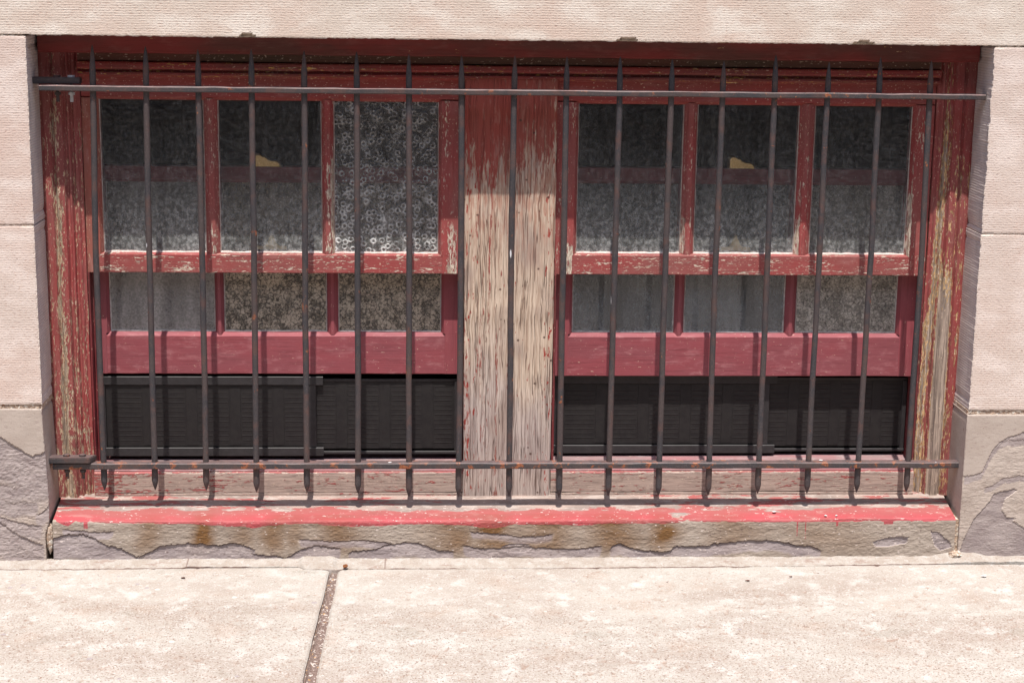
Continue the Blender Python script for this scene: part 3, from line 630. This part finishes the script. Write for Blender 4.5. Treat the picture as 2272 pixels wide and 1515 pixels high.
lump('mortar_plug', (2.229, -.006, .012), (.016, .014, .010), MAT['mort'], 6, wall, 4, .4)

# ------------------------------------------------------------------ window frame
fr = empty('wooden_window', (1.12, .16, .13), 'flaking red wooden window with four sashes and a bare weathered post down its middle', 'window')
def casing(side):
    # section in x (from the opening edge inwards) and y
    s = [(-.008, .24), (-.008, .120), (.0045, .1135), (.019, .1115), (.0235, .1185), (.0265, .1185), (.030, .1115), (.048, .1105), (.0525, .1205), (.057, .1210), (.0595, .1165),
         (.063, .1180), (.066, .1265), (.070, .1270), (.073, .1225), (.078, .1245), (.082, .1300), (.088, .1300), (.0885, .134), (.0885, .215), (.06, .24)]
    if side < 0: return [(.003+a, b) for a, b in s]
    return [(2.2405-a, b) for a, b in s][::-1]
zb = .128
tag(mk('side_casing', *vprism(casing(-1), zb, 1.26, .012, .0009, 1), MAT['casL'], fr), 'left moulded side casing with ochre peeling streaks')
tag(mk('side_casing', *vprism(casing(1), zb, 1.26, .012, .0009, 2), MAT['casR'], fr), 'right moulded side casing worn to bare wood low down')
# head: fascia, grimy board, moulding
mk('head_board', *polyprism([(.24, 1.30), (.092, 1.30), (.092, 1.2205), (.098, 1.2165), (.24, 1.2165)], .006, 2.237, .03, .001, 3), MAT['headdark'], fr)
mk('head_board', *polyprism([(.24, 1.2155), (.114, 1.2155), (.114, 1.199), (.118, 1.1965), (.24, 1.1965)], .0915, 2.152, .03, .0008, 4), MAT['headgrime'], fr)
mk('head_moulding', *polyprism([(.24, 1.1960), (.107, 1.1960), (.1045, 1.193), (.1045, 1.184), (.108, 1.180), (.117, 1.1775), (.117, 1.1735), (.110, 1.1715), (.110, 1.167), (.122, 1.164), (.1295, 1.1595), (.24, 1.1595)], .0915, 2.152, .015, .0008, 5), MAT['head'], fr)
m_x = [(1.006, 1.222), (1.006, 1.2235), (1.005, 1.226), (1.004, 1.229)]
V, Fc = vprism([(1.006, .24), (1.006, .118), (1.0085, .1155), (1.04, .1150), (1.113, .1156), (1.19, .1148), (1.2205, .1155), (1.2235, .118), (1.2235, .24)], zb, 1.1685, .012, .0009, 6)
V = [(x+(1.115-x)*-.024*((z-.13)/1.04), y, z) for x, y, z in V]
tag(mk('mullion', V, Fc, MAT['mull'], fr), 'wide bare grey wooden post, red only at the top')
for x0, x1 in ((.0925, 1.0045), (1.2255, 2.150)):
    mk('bottom_board', *polyprism([(.225, .205), (.150, .196), (.1225, .1915), (.1185, .1875), (.1180, .148), (.1180, .139), (.225, .139)], x0, x1, .015, .0007, x0), None, fr).data.materials[0] = MAT['board']
    mk('lower_bead', *hbar(x0, x1, .1165, .20, .1285, .1370, .001, .0008, x0+3), MAT['board'], fr)
    mk('sloping_ledge', *polyprism([(.222, .2105), (.1235, .1945), (.1235, .1925), (.222, .2055)], x0, x1, .02, .0004, x0+1), MAT['ledge'], fr)
for x0, x1 in ((.092, .0965), (.999, 1.0035), (1.2265, 1.2312), (2.147, 2.1515)):
    mk('inner_jamb', *vbar(x0, x1, .134 if x0 < .2 or x0 > 2 else .125, .235, .20, .69, .0008, .0006, x0), MAT['jamb'], fr)
for x0, x1 in ((.0965, .1005), (.9955, .999), (1.2312, 1.2350), (2.1435, 2.147)):
    mk('parting_bead', *vbar(x0, x1, .158, .1765, .20, .688, .0008, .0008, x0+9), MAT['jamb'], fr)

# ------------------------------------------------------------------ sashes
def pane(parent, name, x0, x1, z0, z1, y, mat, label, edge=True, pm='putty', pw=.002, pf=1.2):
    xs_ = lin(x0-.004, x1+.004, .006); zs_ = lin(z0-.004, z1+.004, .006); X, Z = np.meshgrid(xs_, zs_, indexing='ij'); nu, nv = X.shape
    e = np.maximum(ss(.012, 0, Z-z0)*.9, np.maximum(ss(.006, 0, X-x0), ss(.006, 0, x1-X))*.35)
    A = np.stack([X, np.full_like(X, y), Z], -1).reshape(-1, 3); B = A.copy(); B[:, 1] += .003; n = len(A); nf = (nu-1)*(nv-1)
    lp = [i*nv for i in range(nu)]+[(nu-1)*nv+j for j in range(1, nv)]+[i*nv+nv-1 for i in range(nu-2, -1, -1)]+[j for j in range(nv-2, 0, -1)]
    Fc = gridf(nu, nv)+gridf(nu, nv, n, True)+[(lp[a], lp[a]+n, lp[(a+1) % len(lp)]+n, lp[(a+1) % len(lp)]) for a in range(len(lp))]
    o = mk(name, np.concatenate([A, B]), Fc, mat, parent, False, dict(edge=np.concatenate([e.ravel(), e.ravel()*0])), mats=[mat, MAT['clear']], mi=[0]*nf+[1]*(len(Fc)-nf))
    if label: o['label'] = label
    if edge:   # a bead of putty round the pane, thicker along the foot
        a = Acc(); sd_ = x0*10
        foot = pw*pf
        for (p, q, wd) in (((x0, z0), (x1, z0), foot), ((x0, z0), (x0, z1), pw), ((x1, z0), (x1, z1), pw)):
            L = math.hypot(q[0]-p[0], q[1]-p[1]); n_ = int(L/.006)+1; V = []
            hor = abs(q[0]-p[0]) > abs(q[1]-p[1])
            for i in range(n_+1):
                t = i/n_; w_ = wd*(.35+1.1*float(vn(t*L*55+sd_, 3.3, 5))); cx, cz = p[0]+(q[0]-p[0])*t, p[1]+(q[1]-p[1])*t
                if hor: V += [(cx, y-.0004, cz+w_), (cx, y-.0004-.004, cz-.0005), (cx, y, cz-.002)]
                else:
                    s = 1 if p[0] == x0 else -1; V += [(cx+s*w_, y-.0004, cz), (cx-s*.0005, y-.0044, cz), (cx-s*.002, y, cz)]
            Fp = []
            for i in range(n_):
                for j in range(3): Fp.append((i*3+j, i*3+(j+1) % 3, i*3+3+(j+1) % 3, i*3+3+j))
            a.add((V, Fp))
        a.build('putty', MAT[pm], parent)
    return o
def sash(label, x0, x1, z0, z1, yf, zr, zt, cols, mats, plab, kind, putty):
    """x0..x1, z0..z1 outside; panes in cols, between zr (top of bottom rail) and zt (foot of top rail); yf = front face"""
    up = kind == 'upper'; yb = yf+.036; yg = yf+.015
    vs = MAT['upfr'] if up else MAT['lowv']; rail_m = MAT['uprail' if up else 'low']; top_m = MAT['uptop' if up else 'low']
    A_ = Acc(); h1 = zr
    # bottom rail with weathered slope, top rail, stiles a hair proud of them
    A_.add(polyprism([(yb, z0), (yf+.0012, z0), (yf, z0+.0015), (yf, h1-(.0045 if up else .011)), (yf+.0015, h1-(.003 if up else .0095)), (yg-.001, h1), (yb, h1)], x0, x1, .012, .0006, x0), 0)
    A_.add(polyprism([(yb, zt), (yg-.001, zt), (yf, zt+.008), (yf, z1), (yb, z1)], x0, x1, .02, .0004, x0+1), 1)
    for i, (a, b, ci) in enumerate(((x0, cols[0][0], 1), (cols[-1][1], x1, -1))):
        if ci > 0: pr = [(a, yb), (a, yf-.0006), (b-.008, yf-.0006), (b, yg-.001), (b, yb)]
        else: pr = [(a, yb), (a, yg-.001), (a+.008, yf-.0006), (b, yf-.0006), (b, yb)]
        mi_ = 3 if (up and ci > 0 and x0 < 1) else 2
        A_.add(vprism(pr, zr-.004, zt+.004, .015, .0005, a), mi_)
        A_.add(vbar(a+(.0 if ci > 0 else .010), b-(.010 if ci > 0 else 0), yf-.0007, yb-.001, z0+.0004, zr-.003, .001, .0004, a+2), mi_)
    s = A_.build('window_sash', None, fr, mats=[rail_m, top_m, vs, MAT['upst']]); s['label'] = label
    for i in range(len(cols)-1):
        a, b = cols[i][1], cols[i+1][0]; mdx = (a+b)/2; fw = .006 if up else .0035
        pr = [(a, yb), (a, yg), (mdx-fw, yf+.002), (mdx+fw, yf+.002), (b, yg), (b, yb)]
        mk('muntin', *vprism(pr, zr-(.004 if up else .008), zt+.004, .012, .0006, a), vs, s)
    for i, (a, b) in enumerate(cols):
        pane(s, 'glass_pane', a, b, zr, zt, yg, MAT[mats[i]], plab[i], True, putty, .0010 if up else .0018, 3.2 if up else 1.)
    return s
UL = sash('upper left red sash with a bullseye glass pane on its right', .0925, 1.003, .690, 1.168, .137, .7385, 1.106,
          [(.1325, .3775), (.4130, .6585), (.6895, .9405)], ['gH', 'gH', 'gB'], ['dark hammered glass pane by the left casing', 'hammered glass pane with the brass catch behind', 'bullseye glass pane'], 'upper', 'grime')
UR = sash('upper right red sash, its three panes of grey hammered glass', 1.2275, 2.150, .690, 1.168, .137, .7415, 1.106,
          [(1.2805, 1.5360), (1.5710, 1.8190), (1.8600, 2.0980)], ['gH', 'gH', 'gH'], [None, None, None], 'upper', 'grime')
LL = sash('lower left purplish red sash with two mottled panes, raised above a black vent', .0985, .998, .4285, .944, .178, .5350, .9045,
          [(.1340, .3900), (.4140, .6655), (.6955, .9490)], ['gG', 'gF', 'gF'], ['plain grey filmed pane', 'mottled brownish pane in the middle', 'mottled brownish pane by the post'], 'lower', 'putty')
LR = sash('lower right purplish red sash with two smooth dusty panes and one cloudy pane', 1.2325, 2.1460, .4240, .948, .178, .5350, .9080,
          [(1.2780, 1.5330), (1.5600, 1.8130), (1.8440, 2.0985)], ['gP', 'gP', 'gM'], ['smooth dusty pane beside the post', 'smooth dusty pane in the middle', 'cloudy beige pane'], 'lower', 'putty')
# brass sash locks on the lower sashes, keepers on the upper
def lock(parent, x, z, y):
    pts = [(a_*.88, b_*.85) for a_, b_ in [(-.040, .0), (-.040, .030), (-.033, .037), (-.022, .036), (-.014, .030), (-.008, .031), (.000, .022), (.014, .017), (.026, .017), (.036, .011), (.040, .0)]]
    V = []; n = len(pts)
    for k_, yy in enumerate((y-.010, y-.006, y+.008, y+.012)):
        q = .86 if k_ in (0, 3) else 1
        V += [(x+px*q+.0, yy, z+pz*q) for px, pz in pts]
    Fc = [tuple(range(n)), tuple(range(3*n, 4*n))[::-1]]+[(r*n+i, r*n+(i+1) % n, (r+1)*n+(i+1) % n, (r+1)*n+i) for r in range(3) for i in range(n)]
    mk('sash_lock', V, Fc, MAT['brass'], parent)
def keeper(parent, x, z, y):
    V = []; n = 24
    for yy in (y, y+.010):
        for i in range(n+1):
            t = i/n*2-1; h = .008+.030*math.exp(-(t/.26)**2); V.append((x+t*.036, yy, z+h))
        for i in range(n, -1, -1): V.append((x+(i/n*2-1)*.036, yy, z))
    k_ = 2*(n+1); Fc = [tuple(range(k_))[::-1], tuple(range(k_, 2*k_))]+[(i, (i+1) % k_, (i+1) % k_+k_, i+k_) for i in range(k_)]
    mk('lock_keeper', V, Fc, MAT['keep'], parent)
lock(LL, .526, .9445, .190); lock(LR, 1.690, .9485, .190)
keeper(UL, .535, .745, .157); keeper(UR, 1.677, .748, .157)

# ------------------------------------------------------------------ black louvred vents under the raised sashes
def vent(lx, label, x0, xm, x1, lfront):
    PY = .1815 if lfront else .2035; RY = .187 if lfront else .2085
    v_ = empty('window_vent', (lx, .2, .214), label, 'window vent', 'black louvred vents under the sashes')
    def fins(a, b, z0, z1, y, name):
        A = Acc(); A.add(box(a, b, y+.002, y+.004, z0, z1))
        # raised stiles between columns of fins
        x = a+.012; 
        while x < b-.03:
            xe = min(x+.074, b-.010); z = z0+.016
            while z < z1-.012:
                V = [(x, y+.002, z-.0012), (xe, y+.002, z-.0012), (xe, y+.0011, z+.0004), (x, y+.0011, z+.0004), (x, y+.002, z+.0008), (xe, y+.002, z+.0008)]
                A.add((V, [(0, 1, 2, 3), (3, 2, 5, 4), (0, 3, 4), (1, 5, 2)])); z += .0122
            A.add(vbar(xe+.003, min(xe+.031, b), y+.0014, y+.00195, z0+.003, z1-.003, .0006, 0, x, .05))
            x += .108
        A.build(name, MAT['vent'], v_)
    # rear panel
    fins(xm-.03, x1-.008, .232, .408, RY, 'louvre_panel')
    for a in (hbar(xm-.05, x1, RY-.001, RY+.006, .407, .4135, .0008, .0002), hbar(xm-.05, x1, RY-.004, RY+.006, .2195, .2265, .0008, .0002), vbar(x1-.0115, x1-.001, RY-.003, RY+.007, .2275, .4065, .0008, .0002)):
        mk('panel_frame', *a, MAT['ventf'], v_)
    # front panel, overlapping it
    fins(x0+.022, xm, .240, .397, PY, 'louvre_panel')
    yf_ = .1795 if lfront else .2005
    mk('front_frame', *hbar(x0, xm+.027, yf_, PY+.004, .3985, .4205, .0012, .0002), MAT['ventf'], v_)
    mk('front_frame', *hbar(x0, xm+.027, yf_-.001, PY+.004, .2155, .2375, .0012, .0002), MAT['ventf'], v_)
    mk('front_frame', *vbar(x0, x0+.021, yf_+.0012, PY+.004, .2382, .3978, .0012, .0002), MAT['ventf'], v_)
    mk('front_frame', *vbar(xm-.011, xm+.0095, yf_+.0016, PY+.004, .2382, .3978, .0012, .0002), MAT['ventf'], v_)
    return v_
vent(.54, 'black louvred vent below the left sash, its panels meeting right of centre', .094, .628, .996, True)
vent(1.69, 'black louvred vent below the right sash, shaded along its top', 1.2330, 1.780, 2.1460, False)

# ------------------------------------------------------------------ iron grille
gr = empty('iron_grille', (1.12, .05, .15), 'black iron grille of seventeen pointed bars set across the window', 'grille')
TX = [(.139, 1.237), (.261, 1.235), (.381, 1.229), (.504, 1.231), (.627, 1.229), (.749, 1.228), (.871, 1.224), (.993, 1.222), (1.118, 1.223), (1.241, 1.222), (1.366, 1.224), (1.489, 1.219), (1.612, 1.216), (1.735, 1.232), (1.862, 1.216), (1.986, 1.229), (2.108, 1.222)]
MX = [.130, .256, .380, .502, .623, .749, .871, .995, 1.116, 1.241, 1.366, 1.489, 1.610, 1.737, 1.863, 1.989, 2.114]
BX = [(.130, .166), (.252, .166), (.376, .165), (.498, .160), (.621, .159), (.746, .156), (.871, .147), (.993, .147), (1.118, .147), (1.242, .145), (1.364, .148), (1.489, .148), (1.614, .148), (1.738, .153), (1.862, .153), (1.987, .156), (2.113, .156)]
for i in range(17):
    zt, zb_ = TX[i][1], BX[i][1]; n = 90; V = []; k_ = 12
    zs_ = sorted(set(list(np.linspace(zb_, zt, n))+[zb_+q for q in (.004, .010, .018, .024)]+[zt-q for q in (.006, .02, .04, .055)]))
    for z in zs_:
        r = .0072+.0005*float(fb(z*14, i*3.1, 4, 3))
        db, dt = z-zb_, zt-z
        if db < .022: r = .0078*max(.06, min(1, (db/.022))**.75)
        elif z < .225: r = .0078
        if dt < .050: r *= max(.08, (dt/.050)**.55)
        x = np.interp(z, [zb_, .75, zt], [BX[i][0], MX[i], TX[i][0]])+float(fb(z*5, i*2.7, 8, 2))*.003*min(1, abs(z-.235)*4)
        y = .05+float(fb(z*4, i*5.7, 9, 2))*.003
        for j in range(k_):
            a = j/k_*6.28318; V.append((x+r*math.cos(a), y+r*math.sin(a), z))
    N_ = len(zs_); Fc = [(a*k_+j, a*k_+(j+1) % k_, (a+1)*k_+(j+1) % k_, (a+1)*k_+j) for a in range(N_-1) for j in range(k_)]+[tuple(range(k_))[::-1], tuple((N_-1)*k_+j for j in range(k_))]
    o = mk('bar', V, Fc, MAT['bar'], gr, True)
mk('rail', *hbar(.0165, 2.240, .034, .059, 1.1315, 1.1445, .002, .0009, 1, .02), MAT['rail'], gr)['label'] = 'upper flat rail'
mk('rail', *hbar(.010, 2.2385, .035, .062, .2225, .2375, .002, .0008, 2, .02), MAT['lrail'], gr)['label'] = 'lower rail, orange with rust'
for (x0, x1, z0, z1, y0_, y1_, cut, bolts) in ((-.010, .108, 1.1465, 1.1615, .050, .078, 0, ((.053, 'rail'), (.085, 'galv'))), (-.012, .100, .2390, .2530, .030, .062, .012, ((.042, 'lrail'), (.080, 'lrail')))):
    zb0, zb1 = z0, z1
    P8 = [(x0, y0_), (x1, y0_), (x1+cut, y1_), (x0, y1_)]
    V = [(x, y, z) for z in (z0, z1) for x, y in P8]; Fc = [(3, 2, 1, 0), (4, 5, 6, 7)]+[(a, (a+1) % 4, (a+1) % 4+4, a+4) for a in range(4)]
    bm = bmesh.new(); vv = [bm.verts.new(q) for q in V]; [bm.faces.new([vv[q] for q in f]) for f in Fc]; bmesh.ops.bevel(bm, geom=bm.edges[:], offset=.0018, segments=2, affect='EDGES')
    bm.verts.index_update(); br = mk('bracket', [tuple(q.co) for q in bm.verts], [[q.index for q in f.verts] for f in bm.faces], MAT['bar'], gr); bm.free()
    for bx_, bmn in bolts:
        a = Acc(); yc = (y0_+y1_)/2+.002
        ci = lambda r_, n_=8: [(r_*math.cos(t), r_*math.sin(t)) for t in np.linspace(0, 6.283, n_+1)[:-1]]
        a.add(beam((bx_, yc, z1), (bx_, yc, z1+.0045), ci(.0085, 6), .01, 0, (0, 1, 0))); a.add(beam((bx_, yc, z0-.042), (bx_, yc, z0), ci(.004), .01, .0002, (0, 1, 0)))
        a.add(beam((bx_, yc, z0-.026), (bx_, yc, z0-.0195), ci(.0075, 6), .01, 0, (0, 1, 0)))
        a.build('bolt', MAT[bmn], br)

# ------------------------------------------------------------------ room behind
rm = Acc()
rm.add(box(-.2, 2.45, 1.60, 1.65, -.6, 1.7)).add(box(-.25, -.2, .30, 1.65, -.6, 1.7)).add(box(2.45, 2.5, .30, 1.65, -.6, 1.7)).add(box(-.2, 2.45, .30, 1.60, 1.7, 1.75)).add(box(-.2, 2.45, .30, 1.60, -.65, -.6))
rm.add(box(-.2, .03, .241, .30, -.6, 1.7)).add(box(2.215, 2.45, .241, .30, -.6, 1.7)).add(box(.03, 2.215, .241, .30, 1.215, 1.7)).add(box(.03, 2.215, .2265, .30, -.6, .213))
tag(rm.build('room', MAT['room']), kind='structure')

# ------------------------------------------------------------------ pavement
def slab_y(y): return y
jx0 = lambda Y: .680+.030*np.minimum(0, Y+.1)+fb(Y*9, Y*0, 81, 3)*.004; jx1 = lambda Y: .702+.024*np.minimum(0, Y+.1)+fb(Y*9, Y*0, 82, 3)*.006
def slab(xs, ys, seed, warp=None):
    X, Y = np.meshgrid(xs, ys, indexing='ij'); 
    if warp == 'r': X = np.where(np.abs(X-xs[-1]) < .05, X+(jx0(Y)-xs[-1])*ss(.05, 0, np.abs(X-xs[-1])), X)
    if warp == 'l': X = np.where(np.abs(X-xs[0]) < .05, X+(jx1(Y)-xs[0])*ss(.05, 0, np.abs(X-xs[0])), X)
    p_ = fb(X*70, Y*70, seed, 4, .6); fade = ss(-.2, -.45, Y+fb(X*4, Y*4, seed+2, 3)*.5)
    pit_ = ss(.20, .30, -p_+fade*.02)
    Z = fb(X*3, Y*3, seed+4, 2)*.004*0+p_*.0022*(.35+fade)+fb(X*15, Y*15, seed+7, 3)*.0016-pit_*.002-.0015
    ed = np.minimum(np.abs(X-X[0:1]), np.abs(X-X[-1:])) if warp else np.full_like(X, 9.)
    Z = Z-ss(.006, 0, ed)*.004
    return X, Y, Z, pit_
A = Acc(); VV = []; FF = []; PP = []; off = 0
fx = lambda a, b: lin(a, b, .0042)
for xs_, wp, sdn in ((np.concatenate([lin(-6, -.4, .4), fx(-.25, .676)]), 'r', 91), (np.concatenate([fx(.700, 2.6), lin(2.8, 7, .4)]), 'l', 92)):
    ys_ = np.concatenate([lin(-3.6, -1.0, .3), lin(-.85, -.045, .0042)])
    X, Y, Z, pt = slab(xs_, ys_, sdn, wp); nu, nv = X.shape
    V = np.stack([X, Y, Z], -1).reshape(-1, 3); VV.append(V); FF += gridf(nu, nv, off); PP.append(pt.ravel()); n1 = off; off += len(V)
    ei = (nu-1)*nv if wp == 'r' else 0      # side of the slab at the joint
    e = V[ei:ei+nv].copy(); e[:, 2] = -.03; VV.append(e); PP.append(np.zeros(nv))
    for j in range(nv-1): FF.append((n1+ei+j, off+j, off+j+1, n1+ei+j+1) if wp == 'r' else (n1+ei+j+1, off+j+1, off+j, n1+ei+j))
    off += nv
pv = mk('pavement', np.concatenate(VV), FF, MAT['conc'], None, False, dict(pit=np.concatenate(PP))); pv['kind'] = 'structure'
# grit in the joint
xs_ = lin(.640, .715, .0022); ys_ = np.concatenate([lin(-1.4, -.9, .05), lin(-.85, -.06, .0025)]); X, Y = np.meshgrid(xs_, ys_, indexing='ij')
Z = -.0085+fb(X*150, Y*150, 95, 4, .7)*.008-.005*ss(.010, .002, X-jx0(Y))+.004*ss(.004, 0, np.abs(X-jx0(Y)-.006-fb(Y*6, Y*0, 97, 2)*.003))
tag(mk('joint_grit', np.stack([X, Y, Z], -1).reshape(-1, 3), gridf(*X.shape), MAT['dirt']), 'brown grit and paint flakes packed in the joint between the concrete slabs', 'grit', kind='stuff')
# mortar fillet where pavement meets wall, cracked along its front edge
m = Mt('fillet_mortar'); ck_ = m.attr('crack'); n_ = m.noise(22, det=5, ro=.65); f_ = m.noise(200, det=3, ro=.6)
c = m.mix(m.mr(n_, .38, .62), (.31, .268, .232), (.37, .338, .305)); c = m.mix(m.mr(f_, .58, .7, 0, .6), c, (.28, .19, .15))
c = m.mix(m.mr(m.noise(11, det=5, ro=.7, st=(1, 2, 1)), .56, .66, 0, .7), c, (.24, .17, .14)); c = m.mix(m.mr(m.noise(70, det=4, ro=.7), .55, .66, 0, .6), c, (.44, .42, .40)); c = m.mix(m.mr(f_, .44, .36, 0, .4), c, (.20, .13, .10)); c = m.mix(m.mul(ck_, .9), c, (.13, .07, .055))
m.bsdf(c, .9, m.bump(m.add(f_, m.mul(n_, 1.5)), .8, .0022), spec=.2); MAT['strip'] = m.m
xs_ = np.concatenate([lin(-3.2, -.3, .3), lin(-.25, 2.6, .0028), lin(2.8, 5.4, .3)]); ts = np.linspace(0, 1, 30); X, T = np.meshgrid(xs_, ts, indexing='ij')
yf_ = np.interp(X, [-.3, 0, .09, .33, .34, .6, .62, .70, .72, 1.2, 1.7, 2.15, 2.3, 2.6], [-.052, -.055, -.052, -.050, -.040, -.042, -.062, -.068, -.06, -.062, -.056, -.044, -.030, -.030])+fb(X*28, X*0, 99, 4)*.008
Y = -.0+.004+(yf_-.004)*T
ph = ss(.60, .615, X)*(1-ss(.685, .70, X))
Z = .006*(1-T)**1.3+.0018*(1-ss(.93, 1, T))+fb(X*60, Y*60, 101, 4, .6)*.004+ph*.006*ss(0, .2, 1-T)-.001
Z += .010*ss(2.16, 2.22, X)*(1-ss(2.27, 2.32, X))*(1-T)
ckm = np.maximum(ss(.93, .97, T)*ss(-.05, .05, fb(X*5, X*0, 103, 4, .6))*.9, 0)
for cx_ in (.336, .815): ckm = np.maximum(ckm, (np.abs(X-cx_-fb(Y*60, Y*0, 5, 2)*.004) < .0022)*.8)
Z = np.where(T >= .999, -.012, Z)
fo = mk('mortar_fillet', np.stack([X, Y, Z], -1).reshape(-1, 3), gridf(*X.shape, flip=True), MAT['strip'], None, False, dict(crack=ckm))
tag(fo, 'pale cracked mortar strip sealing the concrete pavement to the foot of the wall', 'mortar strip')

# street beyond, out of frame
def struct(name, vf, mat):
    o = mk(name, *vf, mat); o['kind'] = 'structure'; return o
struct('ground', ([(-200, -200, -.16), (200, -200, -.16), (200, 200, -.16), (-200, 200, -.16)], [(0, 1, 2, 3)]), MAT['earth'])
struct('kerb', hbar(-30, 30, -3.76, -3.60, -.155, -.004, .01, 0, 0, 1), MAT['curb'])
struct('road', ([(-60, -11.5, -.14), (60, -11.5, -.14), (60, -3.76, -.14), (-60, -3.76, -.14)], [(0, 1, 2, 3)]), MAT['asphalt'])
struct('side_pavement', ([(-30, -3.6, -.012), (-6, -3.6, -.012), (-6, .3, -.012), (-30, .3, -.012)], [(0, 1, 2, 3)]), MAT['earth'])
struct('side_pavement', ([(7, -3.6, -.012), (30, -3.6, -.012), (30, .3, -.012), (7, .3, -.012)], [(0, 1, 2, 3)]), MAT['earth'])
struct('far_pavement', box(-30, 30, -14, -11.5, -.155, -.02), MAT['earth'])

bb = empty('brick_building', (1, -14.2, -.02), 'dark brick building across the street facing the window', 'building')
wl = Acc(); wl.add(box(-30, 32, -22, -14.2, -.02, 10)); wl.build('wall', MAT['facade'], bb)
for i in range(12):
    for zf_ in (1.2, 4.4, 7.4): mk('window', *box(-27+5*i, -25.6+5*i, -14.22, -14.16, zf_, zf_+1.8), MAT['farw'], bb)
for i in range(7): mk('cornice', *box(-30+8.86*i, -21.15+8.86*i, -14.5, -14.2, 9.7, 10.1), MAT['curb'], bb)
# ------------------------------------------------------------------ scraps lying about
def scrap(name, label, cat, c, r, mat, seed, n=.5, sub=2):
    r = tuple(q*.75 for q in r)
    o = lump(name, c, r, MAT[mat], seed, None, sub, n); centred(o); return tag(o, label, cat)
scrap('rusty_pebble', 'rusty brown pebble lodged in the mortar strip by the slab joint', 'pebble', (.7185, -.060, .008), (.008, .007, .006), 'rustp', 1)
scrap('leaf_scrap', 'small dark leaf scrap on the left slab below the sill', 'leaf', (.338, -.118, .0015), (.007, .004, .002), 'leaf', 2)
scrap('leaf_scrap', 'dark reddish leaf scrap on the pavement below the right window', 'leaf', (1.79, -.132, .0015), (.005, .004, .0018), 'leaf', 3)
scrap('leaf_scrap', 'thin curled leaf scrap left of the reddish one', 'leaf', (1.68, -.158, .0015), (.008, .0025, .002), 'leaf', 5)
scrap('white_chip', 'white chip on the pavement near the right plinth stone', 'chip', (2.262, -.135, .002), (.009, .006, .002), 'chip', 8)
scrap('paint_chip', 'white paint chip on the red sill edge, leftmost of three', 'chip', (1.778, .030, .1135), (.007, .005, .002), 'chip', 9)
scrap('paint_chip', 'white paint chip on the red sill edge, middle of three', 'chip', (1.903, .012, .1085), (.005, .004, .002), 'chip', 10)
scrap('paint_chip', 'white paint chip on the red sill edge, rightmost of three', 'chip', (1.930, .012, .1085), (.004, .003, .002), 'chip', 11)
scrap('paint_chip', 'white paint chip resting on the rusty lower rail of the grille', 'chip', (1.893, .050, .2395), (.006, .004, .0025), 'chip', 12)
